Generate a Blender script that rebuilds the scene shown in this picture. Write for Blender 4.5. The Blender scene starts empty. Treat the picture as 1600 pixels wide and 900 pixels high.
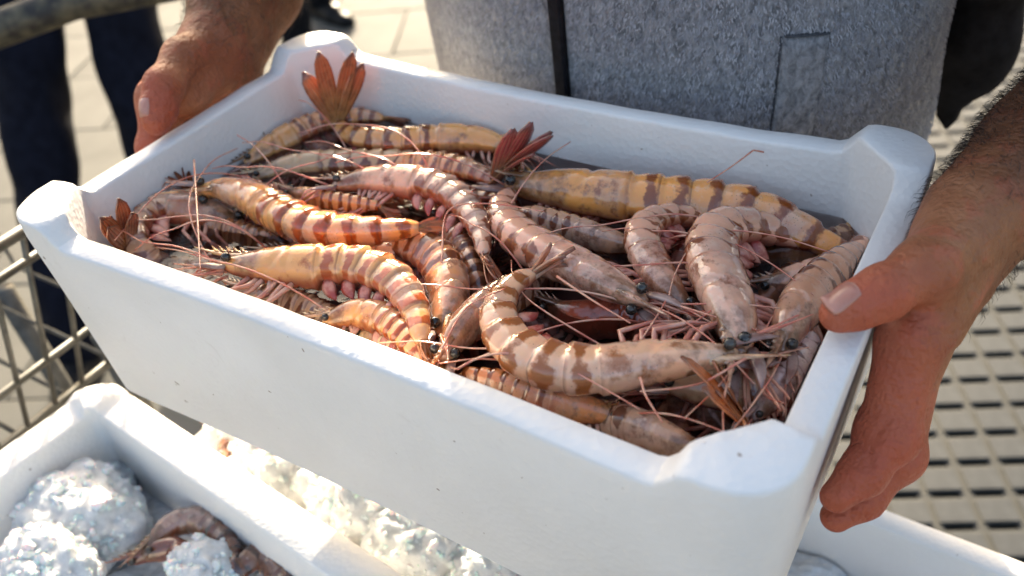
import bpy, bmesh, math, random
import numpy as np
from mathutils import Vector, Matrix, noise

random.seed(7)
rng = np.random.default_rng(7)
C = bpy.context.scene.collection
scene = bpy.context.scene
PI = math.pi
RIM = 1.05                       # height of the held box's rim above the ground

# ---------------------------------------------------------------- camera, sky, sun, exposure
cam_data = bpy.data.cameras.new('camera')
cam = bpy.data.objects.new('camera', cam_data)
C.objects.link(cam)
cam.location = (0.24018, -0.29507, 0.24375 + RIM)
cam.rotation_euler = (0.881707, 0.098861, 0.543358)
cam_data.sensor_width = 36.0
cam_data.lens = 1350 / 1600 * 36.0
cam_data.clip_start = 0.02
cam_data.clip_end = 2000
cam_data.dof.use_dof = True
cam_data.dof.focus_distance = 0.41
cam_data.dof.aperture_fstop = 7.0
scene.camera = cam

SUN_EL, SUN_DIR = math.radians(17.5), Vector((-0.60, 0.80))
world = bpy.data.worlds.new('World')
scene.world = world
world.use_nodes = True
wn = world.node_tree
sky = wn.nodes.new('ShaderNodeTexSky')
sky.sky_type = 'NISHITA'
sky.sun_disc = False
sky.sun_elevation = SUN_EL
sky.air_density = 1.0
sky.dust_density = 7.0
sky.ozone_density = 0.3
sky.sun_rotation = math.atan2(SUN_DIR.x, SUN_DIR.y)
wn.links.new(sky.outputs[0], wn.nodes['Background'].inputs[0])
wn.nodes['Background'].inputs[1].default_value = 0.15
sun_data = bpy.data.lights.new('sun', 'SUN')
sun_data.energy = 3.9
sun_data.angle = math.radians(0.5)
sun_data.color = (1.0, 0.885, 0.70)
sun = bpy.data.objects.new('sun', sun_data)
C.objects.link(sun)
d = Vector((-SUN_DIR.x * math.cos(SUN_EL), -SUN_DIR.y * math.cos(SUN_EL), -math.sin(SUN_EL)))
sun.rotation_euler = d.to_track_quat('-Z', 'Y').to_euler()
scene.view_settings.view_transform = 'Standard'
scene.view_settings.look = 'None'
scene.view_settings.exposure = 1.95
scene.view_settings.gamma = 1.0

# ---------------------------------------------------------------- object helpers
def tag(o, label=None, cat=None, group=None, kind=None):
    if label: o['label'] = label
    if cat: o['category'] = cat
    if group: o['group'] = group
    if kind: o['kind'] = kind
    return o

def empty(name, loc, label=None, cat=None, group=None):
    o = bpy.data.objects.new(name, None)
    o.empty_display_size = 0.02
    o.location = loc
    C.objects.link(o)
    return tag(o, label, cat, group)

def mesh_obj(name, V, F, mat=None, parent=None, loc=(0, 0, 0), smooth=True, uv=None):
    """V in the parent's (or world) coordinates."""
    me = bpy.data.meshes.new(name)
    me.from_pydata([tuple(v) for v in V], [], [tuple(f) for f in F])
    if uv is not None:
        lay = me.uv_layers.new(name='UVMap')
        li = np.empty(len(me.loops), dtype=np.int32)
        me.loops.foreach_get('vertex_index', li)
        lay.data.foreach_set('uv', np.asarray(uv, dtype=np.float32)[li].ravel())
    if smooth:
        me.polygons.foreach_set('use_smooth', [True] * len(me.polygons))
    me.update()
    o = bpy.data.objects.new(name, me)
    C.objects.link(o)
    if mat is not None:
        for m in (mat if isinstance(mat, (list, tuple)) else [mat]):
            me.materials.append(m)
    o.location = loc
    if parent is not None: o.parent = parent
    return o

class MB:
    """collects shapes into one mesh"""
    def __init__(s): s.V = []; s.F = []; s.UV = []
    def add(s, V, F, UV=None):
        n = len(s.V)
        s.V += [tuple(v) for v in V]
        s.F += [tuple(i + n for i in f) for f in F]
        s.UV += [tuple(u) for u in UV] if UV is not None else [(0, 0)] * len(V)
        return s
    def box(s, lo, hi, bev=0.0):
        bm = bmesh.new()
        bmesh.ops.create_cube(bm, size=1)
        for v in bm.verts:
            for i in range(3): v.co[i] = lo[i] + (v.co[i] + .5) * (hi[i] - lo[i])
        if bev > 0:
            bmesh.ops.bevel(bm, geom=bm.edges[:], offset=bev, segments=2, profile=.6, affect='EDGES')
        bm.verts.index_update()
        s.add([v.co[:] for v in bm.verts], [[v.index for v in f.verts] for f in bm.faces])
        bm.free()
        return s
    def tube(s, pts, rad, n=6, cap=True, flat=1.0):
        V, F, UV = tube(pts, rad, n, cap, flat)
        return s.add(V, F, UV)
    def build(s, name, mat, parent=None, loc=(0, 0, 0), smooth=True):
        return mesh_obj(name, s.V, s.F, mat, parent, loc, smooth, uv=s.UV)

def catmull(P, n):
    P = [np.array(p, float) for p in P]
    if len(P) == 2:
        return np.array([P[0] + (P[1] - P[0]) * t for t in np.linspace(0, 1, n)])
    Q = [2 * P[0] - P[1]] + P + [2 * P[-1] - P[-2]]
    out = []
    for i in range(len(P) - 1):
        p0, p1, p2, p3 = Q[i:i + 4]
        for t in np.linspace(0, 1, 24, endpoint=False):
            out.append(.5 * (2 * p1 + (p2 - p0) * t + (2 * p0 - 5 * p1 + 4 * p2 - p3) * t * t + (3 * p1 - p0 - 3 * p2 + p3) * t ** 3))
    out.append(P[-1])
    out = np.array(out)
    d = np.r_[0, np.cumsum(np.linalg.norm(np.diff(out, axis=0), axis=1))]
    t = np.linspace(0, d[-1], n)
    return np.stack([np.interp(t, d, out[:, k]) for k in range(3)], 1)

def tube(pts, rad, n=6, cap=True, flat=1.0):
    pts = np.asarray(pts, float)
    m = len(pts)
    rad = np.full(m, rad) if np.isscalar(rad) else np.asarray(rad, float)
    T = np.gradient(pts, axis=0)
    T /= np.linalg.norm(T, axis=1)[:, None] + 1e-12
    N = np.cross(T[0], (0, 0, 1) if abs(T[0][2]) < .9 else (1, 0, 0)); N /= np.linalg.norm(N)
    V = []; UV = []; F = []
    for i in range(m):
        N = N - T[i] * N.dot(T[i]); N /= np.linalg.norm(N) + 1e-12
        B = np.cross(T[i], N)
        for k in range(n):
            a = 2 * PI * k / n
            V.append(pts[i] + rad[i] * (N * math.cos(a) + B * math.sin(a) * flat))
            UV.append((i / (m - 1), k / n))
    for i in range(m - 1):
        for k in range(n):
            F.append((i * n + k, i * n + (k + 1) % n, (i + 1) * n + (k + 1) % n, (i + 1) * n + k))
    if cap:
        F.append(tuple(range(n))[::-1]); F.append(tuple((m - 1) * n + k for k in range(n)))
    return V, F, UV

def up(p): return (p[0], p[1], p[2] + RIM)

# ---------------------------------------------------------------- material helpers
class NT:
    def __init__(s, name):
        s.m = bpy.data.materials.new(name); s.m.use_nodes = True
        s.t = s.m.node_tree; s.b = s.t.nodes['Principled BSDF']
    def n(s, typ, **kw):
        nd = s.t.nodes.new(typ)
        for k, v in kw.items():
            if k.startswith('i_'):
                key = k[2:].replace('_', ' ')
                nd.inputs[int(key) if key.isdigit() else key].default_value = v
            else: setattr(nd, k, v)
        return nd
    def l(s, a, b): s.t.links.new(a, b)
    def set(s, **kw):
        for k, v in kw.items(): s.b.inputs[k.replace('_', ' ')].default_value = v
    def noise(s, scale, detail=4, rough=.55, vec=None, dist=0):
        nd = s.n('ShaderNodeTexNoise'); nd.inputs['Scale'].default_value = scale
        nd.inputs['Detail'].default_value = detail; nd.inputs['Roughness'].default_value = rough
        nd.inputs['Distortion'].default_value = dist
        if vec is not None: s.l(vec, nd.inputs['Vector'])
        return nd.outputs['Fac']
    def coord(s, out='Object', scale=None):
        c = s.n('ShaderNodeTexCoord').outputs[out]
        if scale is not None:
            mp = s.n('ShaderNodeMapping'); mp.inputs['Scale'].default_value = scale
            s.l(c, mp.inputs['Vector']); c = mp.outputs[0]
        return c
    def ramp(s, fac, stops):
        r = s.n('ShaderNodeValToRGB'); e = r.color_ramp.elements
        while len(e) < len(stops): e.new(.5)
        for el, (p, c) in zip(e, stops):
            el.position = p; el.color = (*c, 1) if len(c) == 3 else c
        s.l(fac, r.inputs[0]); return r.outputs[0]
    def mix(s, fac, a, b, mode='MIX'):
        m = s.n('ShaderNodeMix', data_type='RGBA', blend_type=mode)
        for inp, v in ((m.inputs[0], fac), (m.inputs[6], a), (m.inputs[7], b)):
            if isinstance(v, bpy.types.NodeSocket): s.l(v, inp)
            elif isinstance(v, (int, float)): inp.default_value = v
            else: inp.default_value = (*v, 1)
        return m.outputs[2]
    def math(s, op, a, b=0.0, c=0.0):
        m = s.n('ShaderNodeMath', operation=op)
        for inp, v in zip(m.inputs, (a, b, c)):
            if isinstance(v, bpy.types.NodeSocket): s.l(v, inp)
            else: inp.default_value = v
        return m.outputs[0]
    def step(s, v, a, b):
        m = s.n('ShaderNodeMapRange', interpolation_type='SMOOTHSTEP')
        s.l(v, m.inputs[0]); m.inputs[1].default_value = a; m.inputs[2].default_value = b
        return m.outputs[0]
    def bump(s, h, strength=.3, dist=.001):
        b = s.n('ShaderNodeBump'); b.inputs['Strength'].default_value = strength
        b.inputs['Distance'].default_value = dist
        s.l(h, b.inputs['Height'])
        prev = s.b.inputs['Normal'].links
        if prev: s.l(prev[0].from_socket, b.inputs['Normal'])
        s.l(b.outputs[0], s.b.inputs['Normal'])
    def color(s, c):
        if isinstance(c, bpy.types.NodeSocket): s.l(c, s.b.inputs['Base Color'])
        else: s.b.inputs['Base Color'].default_value = (*c, 1)

def mat_polystyrene():
    t = NT('polystyrene')
    co = t.coord('Object')
    big = t.noise(9, 5, .6, co)
    specks = t.noise(190, 2, .5, co)
    c = t.ramp(big, [(.3, (.71, .69, .655)), (.7, (.79, .775, .75))])
    c = t.mix(t.step(specks, .735, .78), c, (.30, .24, .19))
    scuff = t.noise(34, 6, .75, co, 1.5)
    c = t.mix(t.math('MULTIPLY', t.step(scuff, .60, .72), .28), c, (.58, .54, .50))
    t.color(c)
    t.set(Roughness=.48)
    v = t.n('ShaderNodeTexVoronoi'); v.inputs['Scale'].default_value = 300
    t.l(co, v.inputs['Vector'])
    t.bump(v.outputs['Distance'], .34, .0008)
    t.bump(scuff, .10, .0006)
    return t.m

def mat_prawn():
    t = NT('prawn_shell')
    uv = t.n('ShaderNodeSeparateXYZ'); t.l(t.coord('UV'), uv.inputs[0])
    s_, th = uv.outputs[0], uv.outputs[1]
    co = t.coord('Object')
    base = t.n('ShaderNodeAttribute', attribute_type='OBJECT', attribute_name='shell_tint').outputs['Color']
    band = t.n('ShaderNodeAttribute', attribute_type='OBJECT', attribute_name='band_tint').outputs['Color']
    rnd = t.n('ShaderNodeObjectInfo').outputs['Random']
    n1 = t.noise(75, 4, .6, co); n2 = t.noise(210, 4, .65, co); n3 = t.noise(38, 3, .5, co)
    # a saddle band on each tail segment, ragged and broken by noise
    x = t.math('MULTIPLY_ADD', s_, 11.6, -.22)
    x = t.math('ADD', x, t.math('MULTIPLY', t.math('SUBTRACT', n1, .5), .8))
    x = t.math('ADD', x, t.math('MULTIPLY', rnd, .5))
    w = t.math('COSINE', t.math('MULTIPLY', x, 2 * PI))
    w2 = t.math('COSINE', t.math('MULTIPLY', t.math('ADD', th, t.math('MULTIPLY', n3, .25)), 6 * PI))
    spot = t.n('ShaderNodeAttribute', attribute_type='OBJECT', attribute_name='spotty').outputs['Fac']
    saddle = t.math('ADD', w, t.math('MULTIPLY', w2, spot))
    saddle = t.math('ADD', saddle, t.math('MULTIPLY', t.math('SUBTRACT', n2, .5), 1.7))
    abd = t.step(s_, .34, .40)
    bm_ = t.math('MULTIPLY', t.step(saddle, -.05, .65), abd)
    blot = t.math('MULTIPLY', t.step(t.math('ADD', n1, t.math('MULTIPLY', t.math('SUBTRACT', n2, .5), .6)), .47, .70), t.math('SUBTRACT', 1.0, abd))
    m = t.math('MAXIMUM', bm_, t.math('MULTIPLY', blot, .85))
    pale = t.mix(t.step(n3, .42, .62), base, t.mix(.5, base, (0.5027, 0.3230, 0.2550)))
    v0 = t.math('SUBTRACT', .5, t.math('ABSOLUTE', t.math('SUBTRACT', th, .5)))     # 0 belly, .5 back
    flank = t.math('MULTIPLY', t.math('SUBTRACT', 1.0, t.step(v0, .14, .34)), t.step(n3, .36, .60))
    pale = t.mix(t.math('MULTIPLY', flank, .55), pale, (0.4722, 0.2326, 0.0510))
    pale = t.mix(t.math('MULTIPLY', t.step(t.math('ADD', n2, t.math('MULTIPLY', t.math('SUBTRACT', n3, .5), .6)), .50, .72), .42), pale, (.78, .58, .43))
    c = t.mix(t.math('MULTIPLY', m, .95), pale, band)
    c = t.mix(t.math('MULTIPLY', t.math('MULTIPLY', m, flank), .45), c, (0.3199, 0.0904, 0.0102))
    fr = t.math('FRACT', t.math('DIVIDE', t.math('SUBTRACT', s_, .373), .0828))
    edge = t.math('MULTIPLY', t.math('MULTIPLY', t.step(fr, .86, .97), abd), .55)
    c = t.mix(edge, c, (0.1980, 0.0549, 0.0204))
    # fine dark pigment dots
    dots = t.n('ShaderNodeTexVoronoi'); dots.inputs['Scale'].default_value = 620; t.l(co, dots.inputs['Vector'])
    dm = t.math('SUBTRACT', 1.0, t.step(dots.outputs['Distance'], .10, .26))
    c = t.mix(t.math('MULTIPLY', dm, t.math('MULTIPLY', t.step(n1, .46, .60), .55)), c, (0.0762, 0.0291, 0.0153))
    hd = t.math('MULTIPLY', t.math('SUBTRACT', 1.0, t.step(s_, .06, .24)), t.step(n1, .40, .58))
    c = t.mix(t.math('MULTIPLY', hd, .65), c, (0.1456, 0.0712, 0.0225))
    c = t.mix(t.math('MULTIPLY', t.math('MULTIPLY', t.step(n3, .55, .68), t.math('SUBTRACT', 1.0, t.step(v0, .2, .4))), .55), c, (0.4480, 0.0950, 0.0375))
    # belly side pink to red
    v = v0
    bel = t.math('SUBTRACT', 1.0, t.step(t.math('ADD', v, t.math('MULTIPLY', t.math('SUBTRACT', n1, .5), .10)), .06, .22))
    c = t.mix(t.math('MULTIPLY', bel, .85), c, (0.3503, 0.0711, 0.0357))
    t.color(c)
    t.set(Roughness=.20, Coat_Weight=1.0, Coat_Roughness=.05, Subsurface_Weight=.42, Subsurface_Scale=.005, IOR=1.5)
    t.b.inputs['Subsurface Radius'].default_value = (1.0, .45, .25)
    t.l(t.math('MULTIPLY_ADD', n2, .22, .05), t.b.inputs['Roughness'])
    t.bump(n2, .28, .0006)
    t.bump(n1, .4, .0018)
    cb = t.n('ShaderNodeBump'); cb.inputs['Strength'].default_value = .22; cb.inputs['Distance'].default_value = .0022
    t.l(n1, cb.inputs['Height']); t.l(cb.outputs[0], t.b.inputs['Coat Normal'])
    return t.m

def mat_wet(name, col, col2=None, rough=.25, sss=.2, var=90):
    t = NT(name)
    n = t.noise(var, 4, .6, t.coord('Object'))
    t.color(t.mix(t.step(n, .38, .64), col, col2 or tuple(min(1, c * 1.5) for c in col)))
    t.set(Roughness=rough, Subsurface_Weight=sss, Subsurface_Scale=.003, Coat_Weight=.3, Coat_Roughness=.1)
    t.b.inputs['Subsurface Radius'].default_value = (1, .4, .25)
    return t.m

def mat_fan():
    t = NT('tail_fan_shell')
    uv = t.n('ShaderNodeSeparateXYZ'); t.l(t.coord('UV'), uv.inputs[0])
    col = t.n('ShaderNodeAttribute', attribute_type='OBJECT', attribute_name='fan_tint').outputs['Color']
    u = uv.outputs[0]; n = t.noise(160, 4, .6, t.coord('Object'))
    uu = t.math('ADD', u, t.math('MULTIPLY', t.math('SUBTRACT', n, .5), .22))
    base = t.n('ShaderNodeAttribute', attribute_type='OBJECT', attribute_name='shell_tint').outputs['Color']
    c = t.mix(t.math('MULTIPLY', t.step(uu, .0, .7), .9), t.mix(.5, base, (.16, .06, .03)), col)
    c = t.mix(t.math('MULTIPLY', t.step(n, .48, .62), .4), c, (0.1088, 0.0408, 0.0204))
    c = t.mix(t.math('MULTIPLY', t.step(uu, .82, 1.02), .7), c, (0.0510, 0.0204, 0.0238))
    rib = t.math('COSINE', t.math('MULTIPLY', uv.outputs[1], 2 * PI * 5))
    c = t.mix(t.math('MULTIPLY', t.step(rib, .5, .95), .30), c, (0.5100, 0.3128, 0.1700))
    t.color(c)
    t.set(Roughness=.22, Coat_Weight=.6, Coat_Roughness=.08, Subsurface_Weight=.2, Subsurface_Scale=.002)
    t.b.inputs['Subsurface Radius'].default_value = (.8, .5, .35)
    t.bump(rib, .4, .0005)
    return t.m

def mat_skin():
    t = NT('skin')
    co = t.coord('Object')
    n1 = t.noise(26, 4, .6, co); n2 = t.noise(240, 5, .65, co); n3 = t.noise(70, 3, .6, co)
    c = t.ramp(n1, [(.32, (.20, .072, .030)), (.52, (.30, .118, .051)), (.70, (.42, .185, .090))])
    c = t.mix(t.math('MULTIPLY', t.step(n3, .50, .66), .45), c, (.43, .105, .055))
    c = t.mix(t.math('MULTIPLY', t.step(n2, .56, .68), .25), c, (.15, .060, .032))
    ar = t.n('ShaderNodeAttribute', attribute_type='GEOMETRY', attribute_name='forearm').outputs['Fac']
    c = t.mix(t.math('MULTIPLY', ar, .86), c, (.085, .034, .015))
    at = t.n('ShaderNodeAttribute', attribute_type='GEOMETRY', attribute_name='flush').outputs['Fac']
    c = t.mix(t.math('MULTIPLY', at, .72), c, (.42, .082, .042))
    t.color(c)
    t.set(Roughness=.50, Subsurface_Weight=.10, Subsurface_Scale=.005, Specular_IOR_Level=.30)
    t.b.inputs['Subsurface Radius'].default_value = (1, .35, .2)
    v = t.n('ShaderNodeTexVoronoi', feature='DISTANCE_TO_EDGE'); v.inputs['Scale'].default_value = 330
    t.l(t.coord('Object', (1, 1, .6)), v.inputs['Vector'])
    t.bump(v.outputs['Distance'], .55, .0013)
    t.bump(n2, .6, .0009)
    t.bump(n3, .9, .0050)
    wv = t.n('ShaderNodeTexWave', wave_type='BANDS', bands_direction='Y'); wv.inputs['Scale'].default_value = 95; wv.inputs['Distortion'].default_value = 9; wv.inputs['Detail'].default_value = 3; wv.inputs['Detail Scale'].default_value = 2.2
    t.l(co, wv.inputs['Vector'])
    t.bump(wv.outputs['Fac'], .13, .0012)
    return t.m

def mat_simple(name, c1, c2, scale=20, rough=.7, bump=.3, bdist=.002, stretch=None, metallic=0, detail=5, lo=.35, hi=.65):
    t = NT(name)
    co = t.coord('Object', stretch)
    n = t.noise(scale, detail, .6, co)
    t.color(t.ramp(n, [(lo, c1), (hi, c2)]))
    t.set(Roughness=rough, Metallic=metallic)
    if max(c2) < .03: t.b.inputs['Specular IOR Level'].default_value = .12
    if bump: t.bump(n, bump, bdist)
    return t.m

def mat_fleece():
    t = NT('grey_fleece')
    co = t.coord('Object', (1, 1, .62))
    n = t.noise(240, 4, .7, co, .5); b = t.noise(7, 3, .5, t.coord('Object'))
    c = t.ramp(n, [(.34, (.080, .083, .095)), (.68, (.33, .335, .36))])
    c = t.mix(t.math('MULTIPLY', t.step(b, .4, .7), .25), c, (.24, .22, .22))
    t.color(c); t.set(Roughness=.95, Sheen_Weight=.35, Sheen_Roughness=.5)
    t.bump(n, .9, .0025)
    return t.m

def mat_ice():
    t = NT('crushed_ice')
    co = t.coord('Object')
    n = t.noise(120, 6, .7, co)
    t.color(t.ramp(n, [(.3, (.44, .46, .47)), (.62, (.62, .63, .635))]))
    t.set(Roughness=.38, Subsurface_Weight=.45, Subsurface_Scale=.012, IOR=1.31, Specular_IOR_Level=.4)
    t.b.inputs['Subsurface Radius'].default_value = (.85, .95, 1)
    n2 = t.noise(520, 3, .6, co)
    t.bump(n2, .45, .0010)
    t.bump(n, .25, .002)
    return t.m

def mat_chip():
    t = NT('ice_grain')
    t.color((.82, .82, .80))
    n = t.noise(300, 3, .6, t.coord('Object'))
    t.set(Roughness=.12, IOR=1.31, Transmission_Weight=.15, Subsurface_Weight=.5, Subsurface_Scale=.006)
    t.bump(n, .5, .0012)
    return t.m

def mat_film():
    m = bpy.data.materials.new('clear_melt_water'); m.use_nodes = True
    nt = m.node_tree; nt.nodes.remove(nt.nodes['Principled BSDF']); N = nt.nodes.new
    out = nt.nodes['Material Output']
    tr = N('ShaderNodeBsdfTransparent'); tr.inputs[0].default_value = (.80, .70, .68, 1)
    gl = N('ShaderNodeBsdfGlossy'); gl.inputs['Roughness'].default_value = .06
    fr = N('ShaderNodeFresnel'); fr.inputs[0].default_value = 1.40
    mx = N('ShaderNodeMixShader'); tc = N('ShaderNodeTexCoord'); ns = N('ShaderNodeTexNoise'); ns.inputs['Scale'].default_value = 55
    bp = N('ShaderNodeBump'); bp.inputs['Strength'].default_value = .5; bp.inputs['Distance'].default_value = .003
    nt.links.new(tc.outputs['Object'], ns.inputs['Vector']); nt.links.new(ns.outputs['Fac'], bp.inputs['Height'])
    nt.links.new(bp.outputs[0], gl.inputs['Normal']); nt.links.new(bp.outputs[0], fr.inputs['Normal'])
    nt.links.new(fr.outputs[0], mx.inputs[0]); nt.links.new(tr.outputs[0], mx.inputs[1]); nt.links.new(gl.outputs[0], mx.inputs[2])
    nt.links.new(mx.outputs[0], out.inputs['Surface'])
    return m

M = dict(
    film=mat_film(),
    chip=mat_chip(),
    foam=mat_polystyrene(), prawn=mat_prawn(), fan=mat_fan(), skin=mat_skin(), fleece=mat_fleece(), ice=mat_ice(),
    leg=mat_wet('prawn_leg', (0.5412, 0.1975, 0.1330), (0.7158, 0.3950, 0.2772)),
    swim=mat_wet('prawn_swimmeret', (0.4015, 0.0658, 0.0499), (0.6983, 0.3292, 0.2329)),
    feeler=mat_wet('prawn_feeler', (0.5760, 0.1712, 0.1109), (0.7332, 0.3950, 0.2661)),
    scale=mat_wet('prawn_head_scale', (0.2244, 0.1122, 0.0858), (0.3828, 0.2640, 0.2244)),
    eye=mat_wet('prawn_eye', (.010, .009, .008), (.055, .045, .035), .08, 0, 300),
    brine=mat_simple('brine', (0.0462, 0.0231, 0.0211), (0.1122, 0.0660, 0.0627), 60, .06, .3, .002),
    nail=mat_wet('fingernail', (.40, .165, .115), (.50, .24, .18), .35, .2, 60),
    hair=mat_simple('dark_hair', (.012, .008, .006), (.03, .018, .012), 50, .5, 0),
    nap=mat_simple('fleece_nap', (0.1872, 0.1890, 0.2160), (0.4306, 0.4230, 0.4493), 160, .95, 0),
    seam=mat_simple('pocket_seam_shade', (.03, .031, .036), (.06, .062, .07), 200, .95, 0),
    zip=mat_simple('black_zip', (.004, .004, .006), (.012, .012, .016), 200, .6, .4, .001),
    black=mat_simple('black_cloth', (.004, .004, .005), (.012, .012, .015), 60, .9, .3, .002),
    navy=mat_simple('navy_trousers', (0.0029, 0.0036, 0.0079), (0.0065, 0.0079, 0.0151), 40, .9, .4, .003),
    shoe=mat_simple('black_shoe', (0.0058, 0.0058, 0.0065), (0.0144, 0.0144, 0.0158), 40, .45, .2, .001),
    chrome=mat_simple('dull_metal', (0.0614, 0.0605, 0.0531), (0.1134, 0.1114, 0.1010), 60, .5, .2, .0006, metallic=.6),
    rust=mat_simple('weathered_rail', (0.0072, 0.0072, 0.0079), (0.0936, 0.0828, 0.0504), 46, .6, .6, .002, detail=8, lo=.42, hi=.66),
    paver=mat_simple('paving', (0.0727, 0.0710, 0.0615), (0.1078, 0.1051, 0.0907), 5, .85, .35, .003, detail=9),
    ground=mat_simple('ground_bed', (.14, .12, .09), (.20, .17, .125), 6, .95, .4, .003),
    mat_base=mat_simple('grid_mat', (0.0350, 0.0347, 0.0274), (0.0470, 0.0471, 0.0389), 14, .6, .3, .001),
    pad=mat_simple('grid_pad', (0.0229, 0.0249, 0.0245), (0.0518, 0.0556, 0.0547), 22, .55, .5, .001, detail=8),
    slot=mat_simple('slot_pit', (.012, .012, .011), (.03, .03, .026), 30, .95, 0),
    table=mat_simple('table_top', (.20, .20, .20), (.30, .30, .30), 15, .4, .2, .001, metallic=.7),
    jacket=mat_simple('dark_jacket', (0.0144, 0.0158, 0.0202), (0.0360, 0.0374, 0.0432), 30, .9, .4, .003),
)

# ---------------------------------------------------------------- implicit surfaces (bodies, sleeves)
def cone(P, a, b, ra, rb):
    a = np.array(a, float); b = np.array(b, float)
    ab = b - a; t = np.clip(((P - a) @ ab) / (ab @ ab + 1e-12), 0, 1)
    return np.linalg.norm(P - a - t[:, None] * ab, axis=1) - (ra + (rb - ra) * t)

def smin(a, b, k):
    h = np.maximum(k - np.abs(a - b), 0) / k
    return np.minimum(a, b) - h * h * k * .25

def chain(P, pts, rad, k=.008, d=None):
    for (a, b), (ra, rb) in zip(zip(pts, pts[1:]), zip(rad, rad[1:])):
        e = cone(P, a, b, ra, rb)
        d = e if d is None else smin(d, e, k)
    return d

def surface(f, lo, hi, h):
    """surface nets of f = 0, then pulled onto the surface"""
    lo = np.array(lo, float); n = np.ceil((np.array(hi) - lo) / h).astype(int) + 1
    ax = [lo[i] + h * np.arange(n[i]) for i in range(3)]
    G = np.empty(n)
    K = 10; rad = h * K * 1.05
    bs = [np.arange(0, n[i], K) for i in range(3)]
    bc = np.stack(np.meshgrid(*bs, indexing='ij'), -1).reshape(-1, 3)
    bd = f(lo + h * (bc + (K - 1) / 2))
    for (i, j, k), d0 in zip(bc, bd):
        if abs(d0) > rad:
            G[i:i + K, j:j + K, k:k + K] = d0; continue
        g = np.stack(np.meshgrid(ax[0][i:i + K], ax[1][j:j + K], ax[2][k:k + K], indexing='ij'), -1)
        G[i:i + K, j:j + K, k:k + K] = f(g.reshape(-1, 3)).reshape(g.shape[:3])
    S = G < 0
    m = n - 1
    cnt = np.zeros(m, np.int32)
    corners = [(a, b, c) for a in (0, 1) for b in (0, 1) for c in (0, 1)]
    for a, b, c in corners: cnt += S[a:a + m[0], b:b + m[1], c:c + m[2]]
    act = (cnt > 0) & (cnt < 8)
    idx = -np.ones(m, np.int64); cells = np.argwhere(act); idx[act] = np.arange(len(cells))
    acc = np.zeros((len(cells), 3)); num = np.zeros(len(cells))
    for u in corners:
        for k in range(3):
            if u[k] == 0:
                v = list(u); v[k] = 1
                ga = G[tuple((cells + u).T)]; gb = G[tuple((cells + v).T)]
                cr = (ga < 0) != (gb < 0)
                t = np.where(cr, ga / np.where(cr, ga - gb, 1), 0)
                p = np.array(u, float)[None] + t[:, None] * (np.array(v) - np.array(u))[None]
                acc[cr] += p[cr]; num[cr] += 1
    V = lo + h * (cells + acc / num[:, None])
    F = []
    for k in range(3):
        o1, o2 = [(1, 2), (2, 0), (0, 1)][k]
        s1 = [slice(1, -1)] * 3; s1[k] = slice(0, -1)
        s2 = list(s1); s2[k] = slice(1, None)
        e = np.argwhere(S[tuple(s1)] != S[tuple(s2)]); e0 = e.copy()
        for j in range(3):
            if j != k: e0[:, j] += 1
        d1 = np.zeros(3, int); d1[o1] = 1
        d2 = np.zeros(3, int); d2[o2] = 1
        q = np.stack([idx[tuple((e0 - d1 - d2).T)], idx[tuple((e0 - d2).T)], idx[tuple(e0.T)], idx[tuple((e0 - d1).T)]], 1)
        q = q[(q >= 0).all(1)]
        ins = S[tuple(e0[(np.stack([idx[tuple((e0 - d1 - d2).T)], idx[tuple((e0 - d2).T)], idx[tuple(e0.T)], idx[tuple((e0 - d1).T)]], 1) >= 0).all(1)].T)]
        q[~ins] = q[~ins][:, ::-1]
        F.append(q)
    F = np.concatenate(F)
    for _ in range(2):
        e = h * .25; v0 = f(V)
        g = np.stack([(f(V + e * np.eye(3)[k]) - v0) / e for k in range(3)], 1)
        V = V - np.clip(v0, -h, h)[:, None] * g / (np.sum(g * g, 1)[:, None] + 1e-6)
    return V, F

def join_parts(parts):
    V = []; F = []; n = 0
    for v, f in parts:
        V.append(v); F.append(f + n); n += len(v)
    return np.concatenate(V), np.concatenate(F)

# ---------------------------------------------------------------- ground: bed, paving slabs, slotted mat
YAW = math.radians(28.7)
GU = np.array([math.cos(YAW), math.sin(YAW)]); GV = np.array([-math.sin(YAW), math.cos(YAW)])
g = mesh_obj('ground', [(-60, -60, 0), (60, -60, 0), (60, 60, 0), (-60, 60, 0)], [(0, 1, 2, 3)], M['ground'], smooth=False)
tag(g, kind='structure')

def build_paving():
    pav = empty('pavement', (0, 0, 0)); tag(pav, kind='structure')
    meshes = []
    for k in range(4):
        mb = MB().box((-.3025, -.2025, 0), (.3025, .2025, .022), .004)
        me = bpy.data.meshes.new('paving_slab'); me.from_pydata(mb.V, [], mb.F); me.materials.append(M['paver'])
        for v in me.vertices: v.co.z += rng.normal(0, .0006)
        meshes.append(me)
    n = 0
    for j in range(2, 16):
        v = 1.894 + .41 * (j - 5)
        for i in range(-9, 4):
            u = i * .61 + (.305 if j % 2 else 0)
            p = GU * u + GV * v
            # only where the picture sees the ground, right part is under the slotted mat
            if p[0] > -0.15 or p[1] < -.1 or p[0] < -4.4 or p[1] > 4.2: continue
            o = bpy.data.objects.new('paving_slab', meshes[n % 4]); n += 1
            C.objects.link(o); o.parent = pav
            o.location = (p[0], p[1], .001 + rng.uniform(0, .003)); o.rotation_euler = (0, 0, YAW + rng.normal(0, .003))
build_paving()

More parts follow.
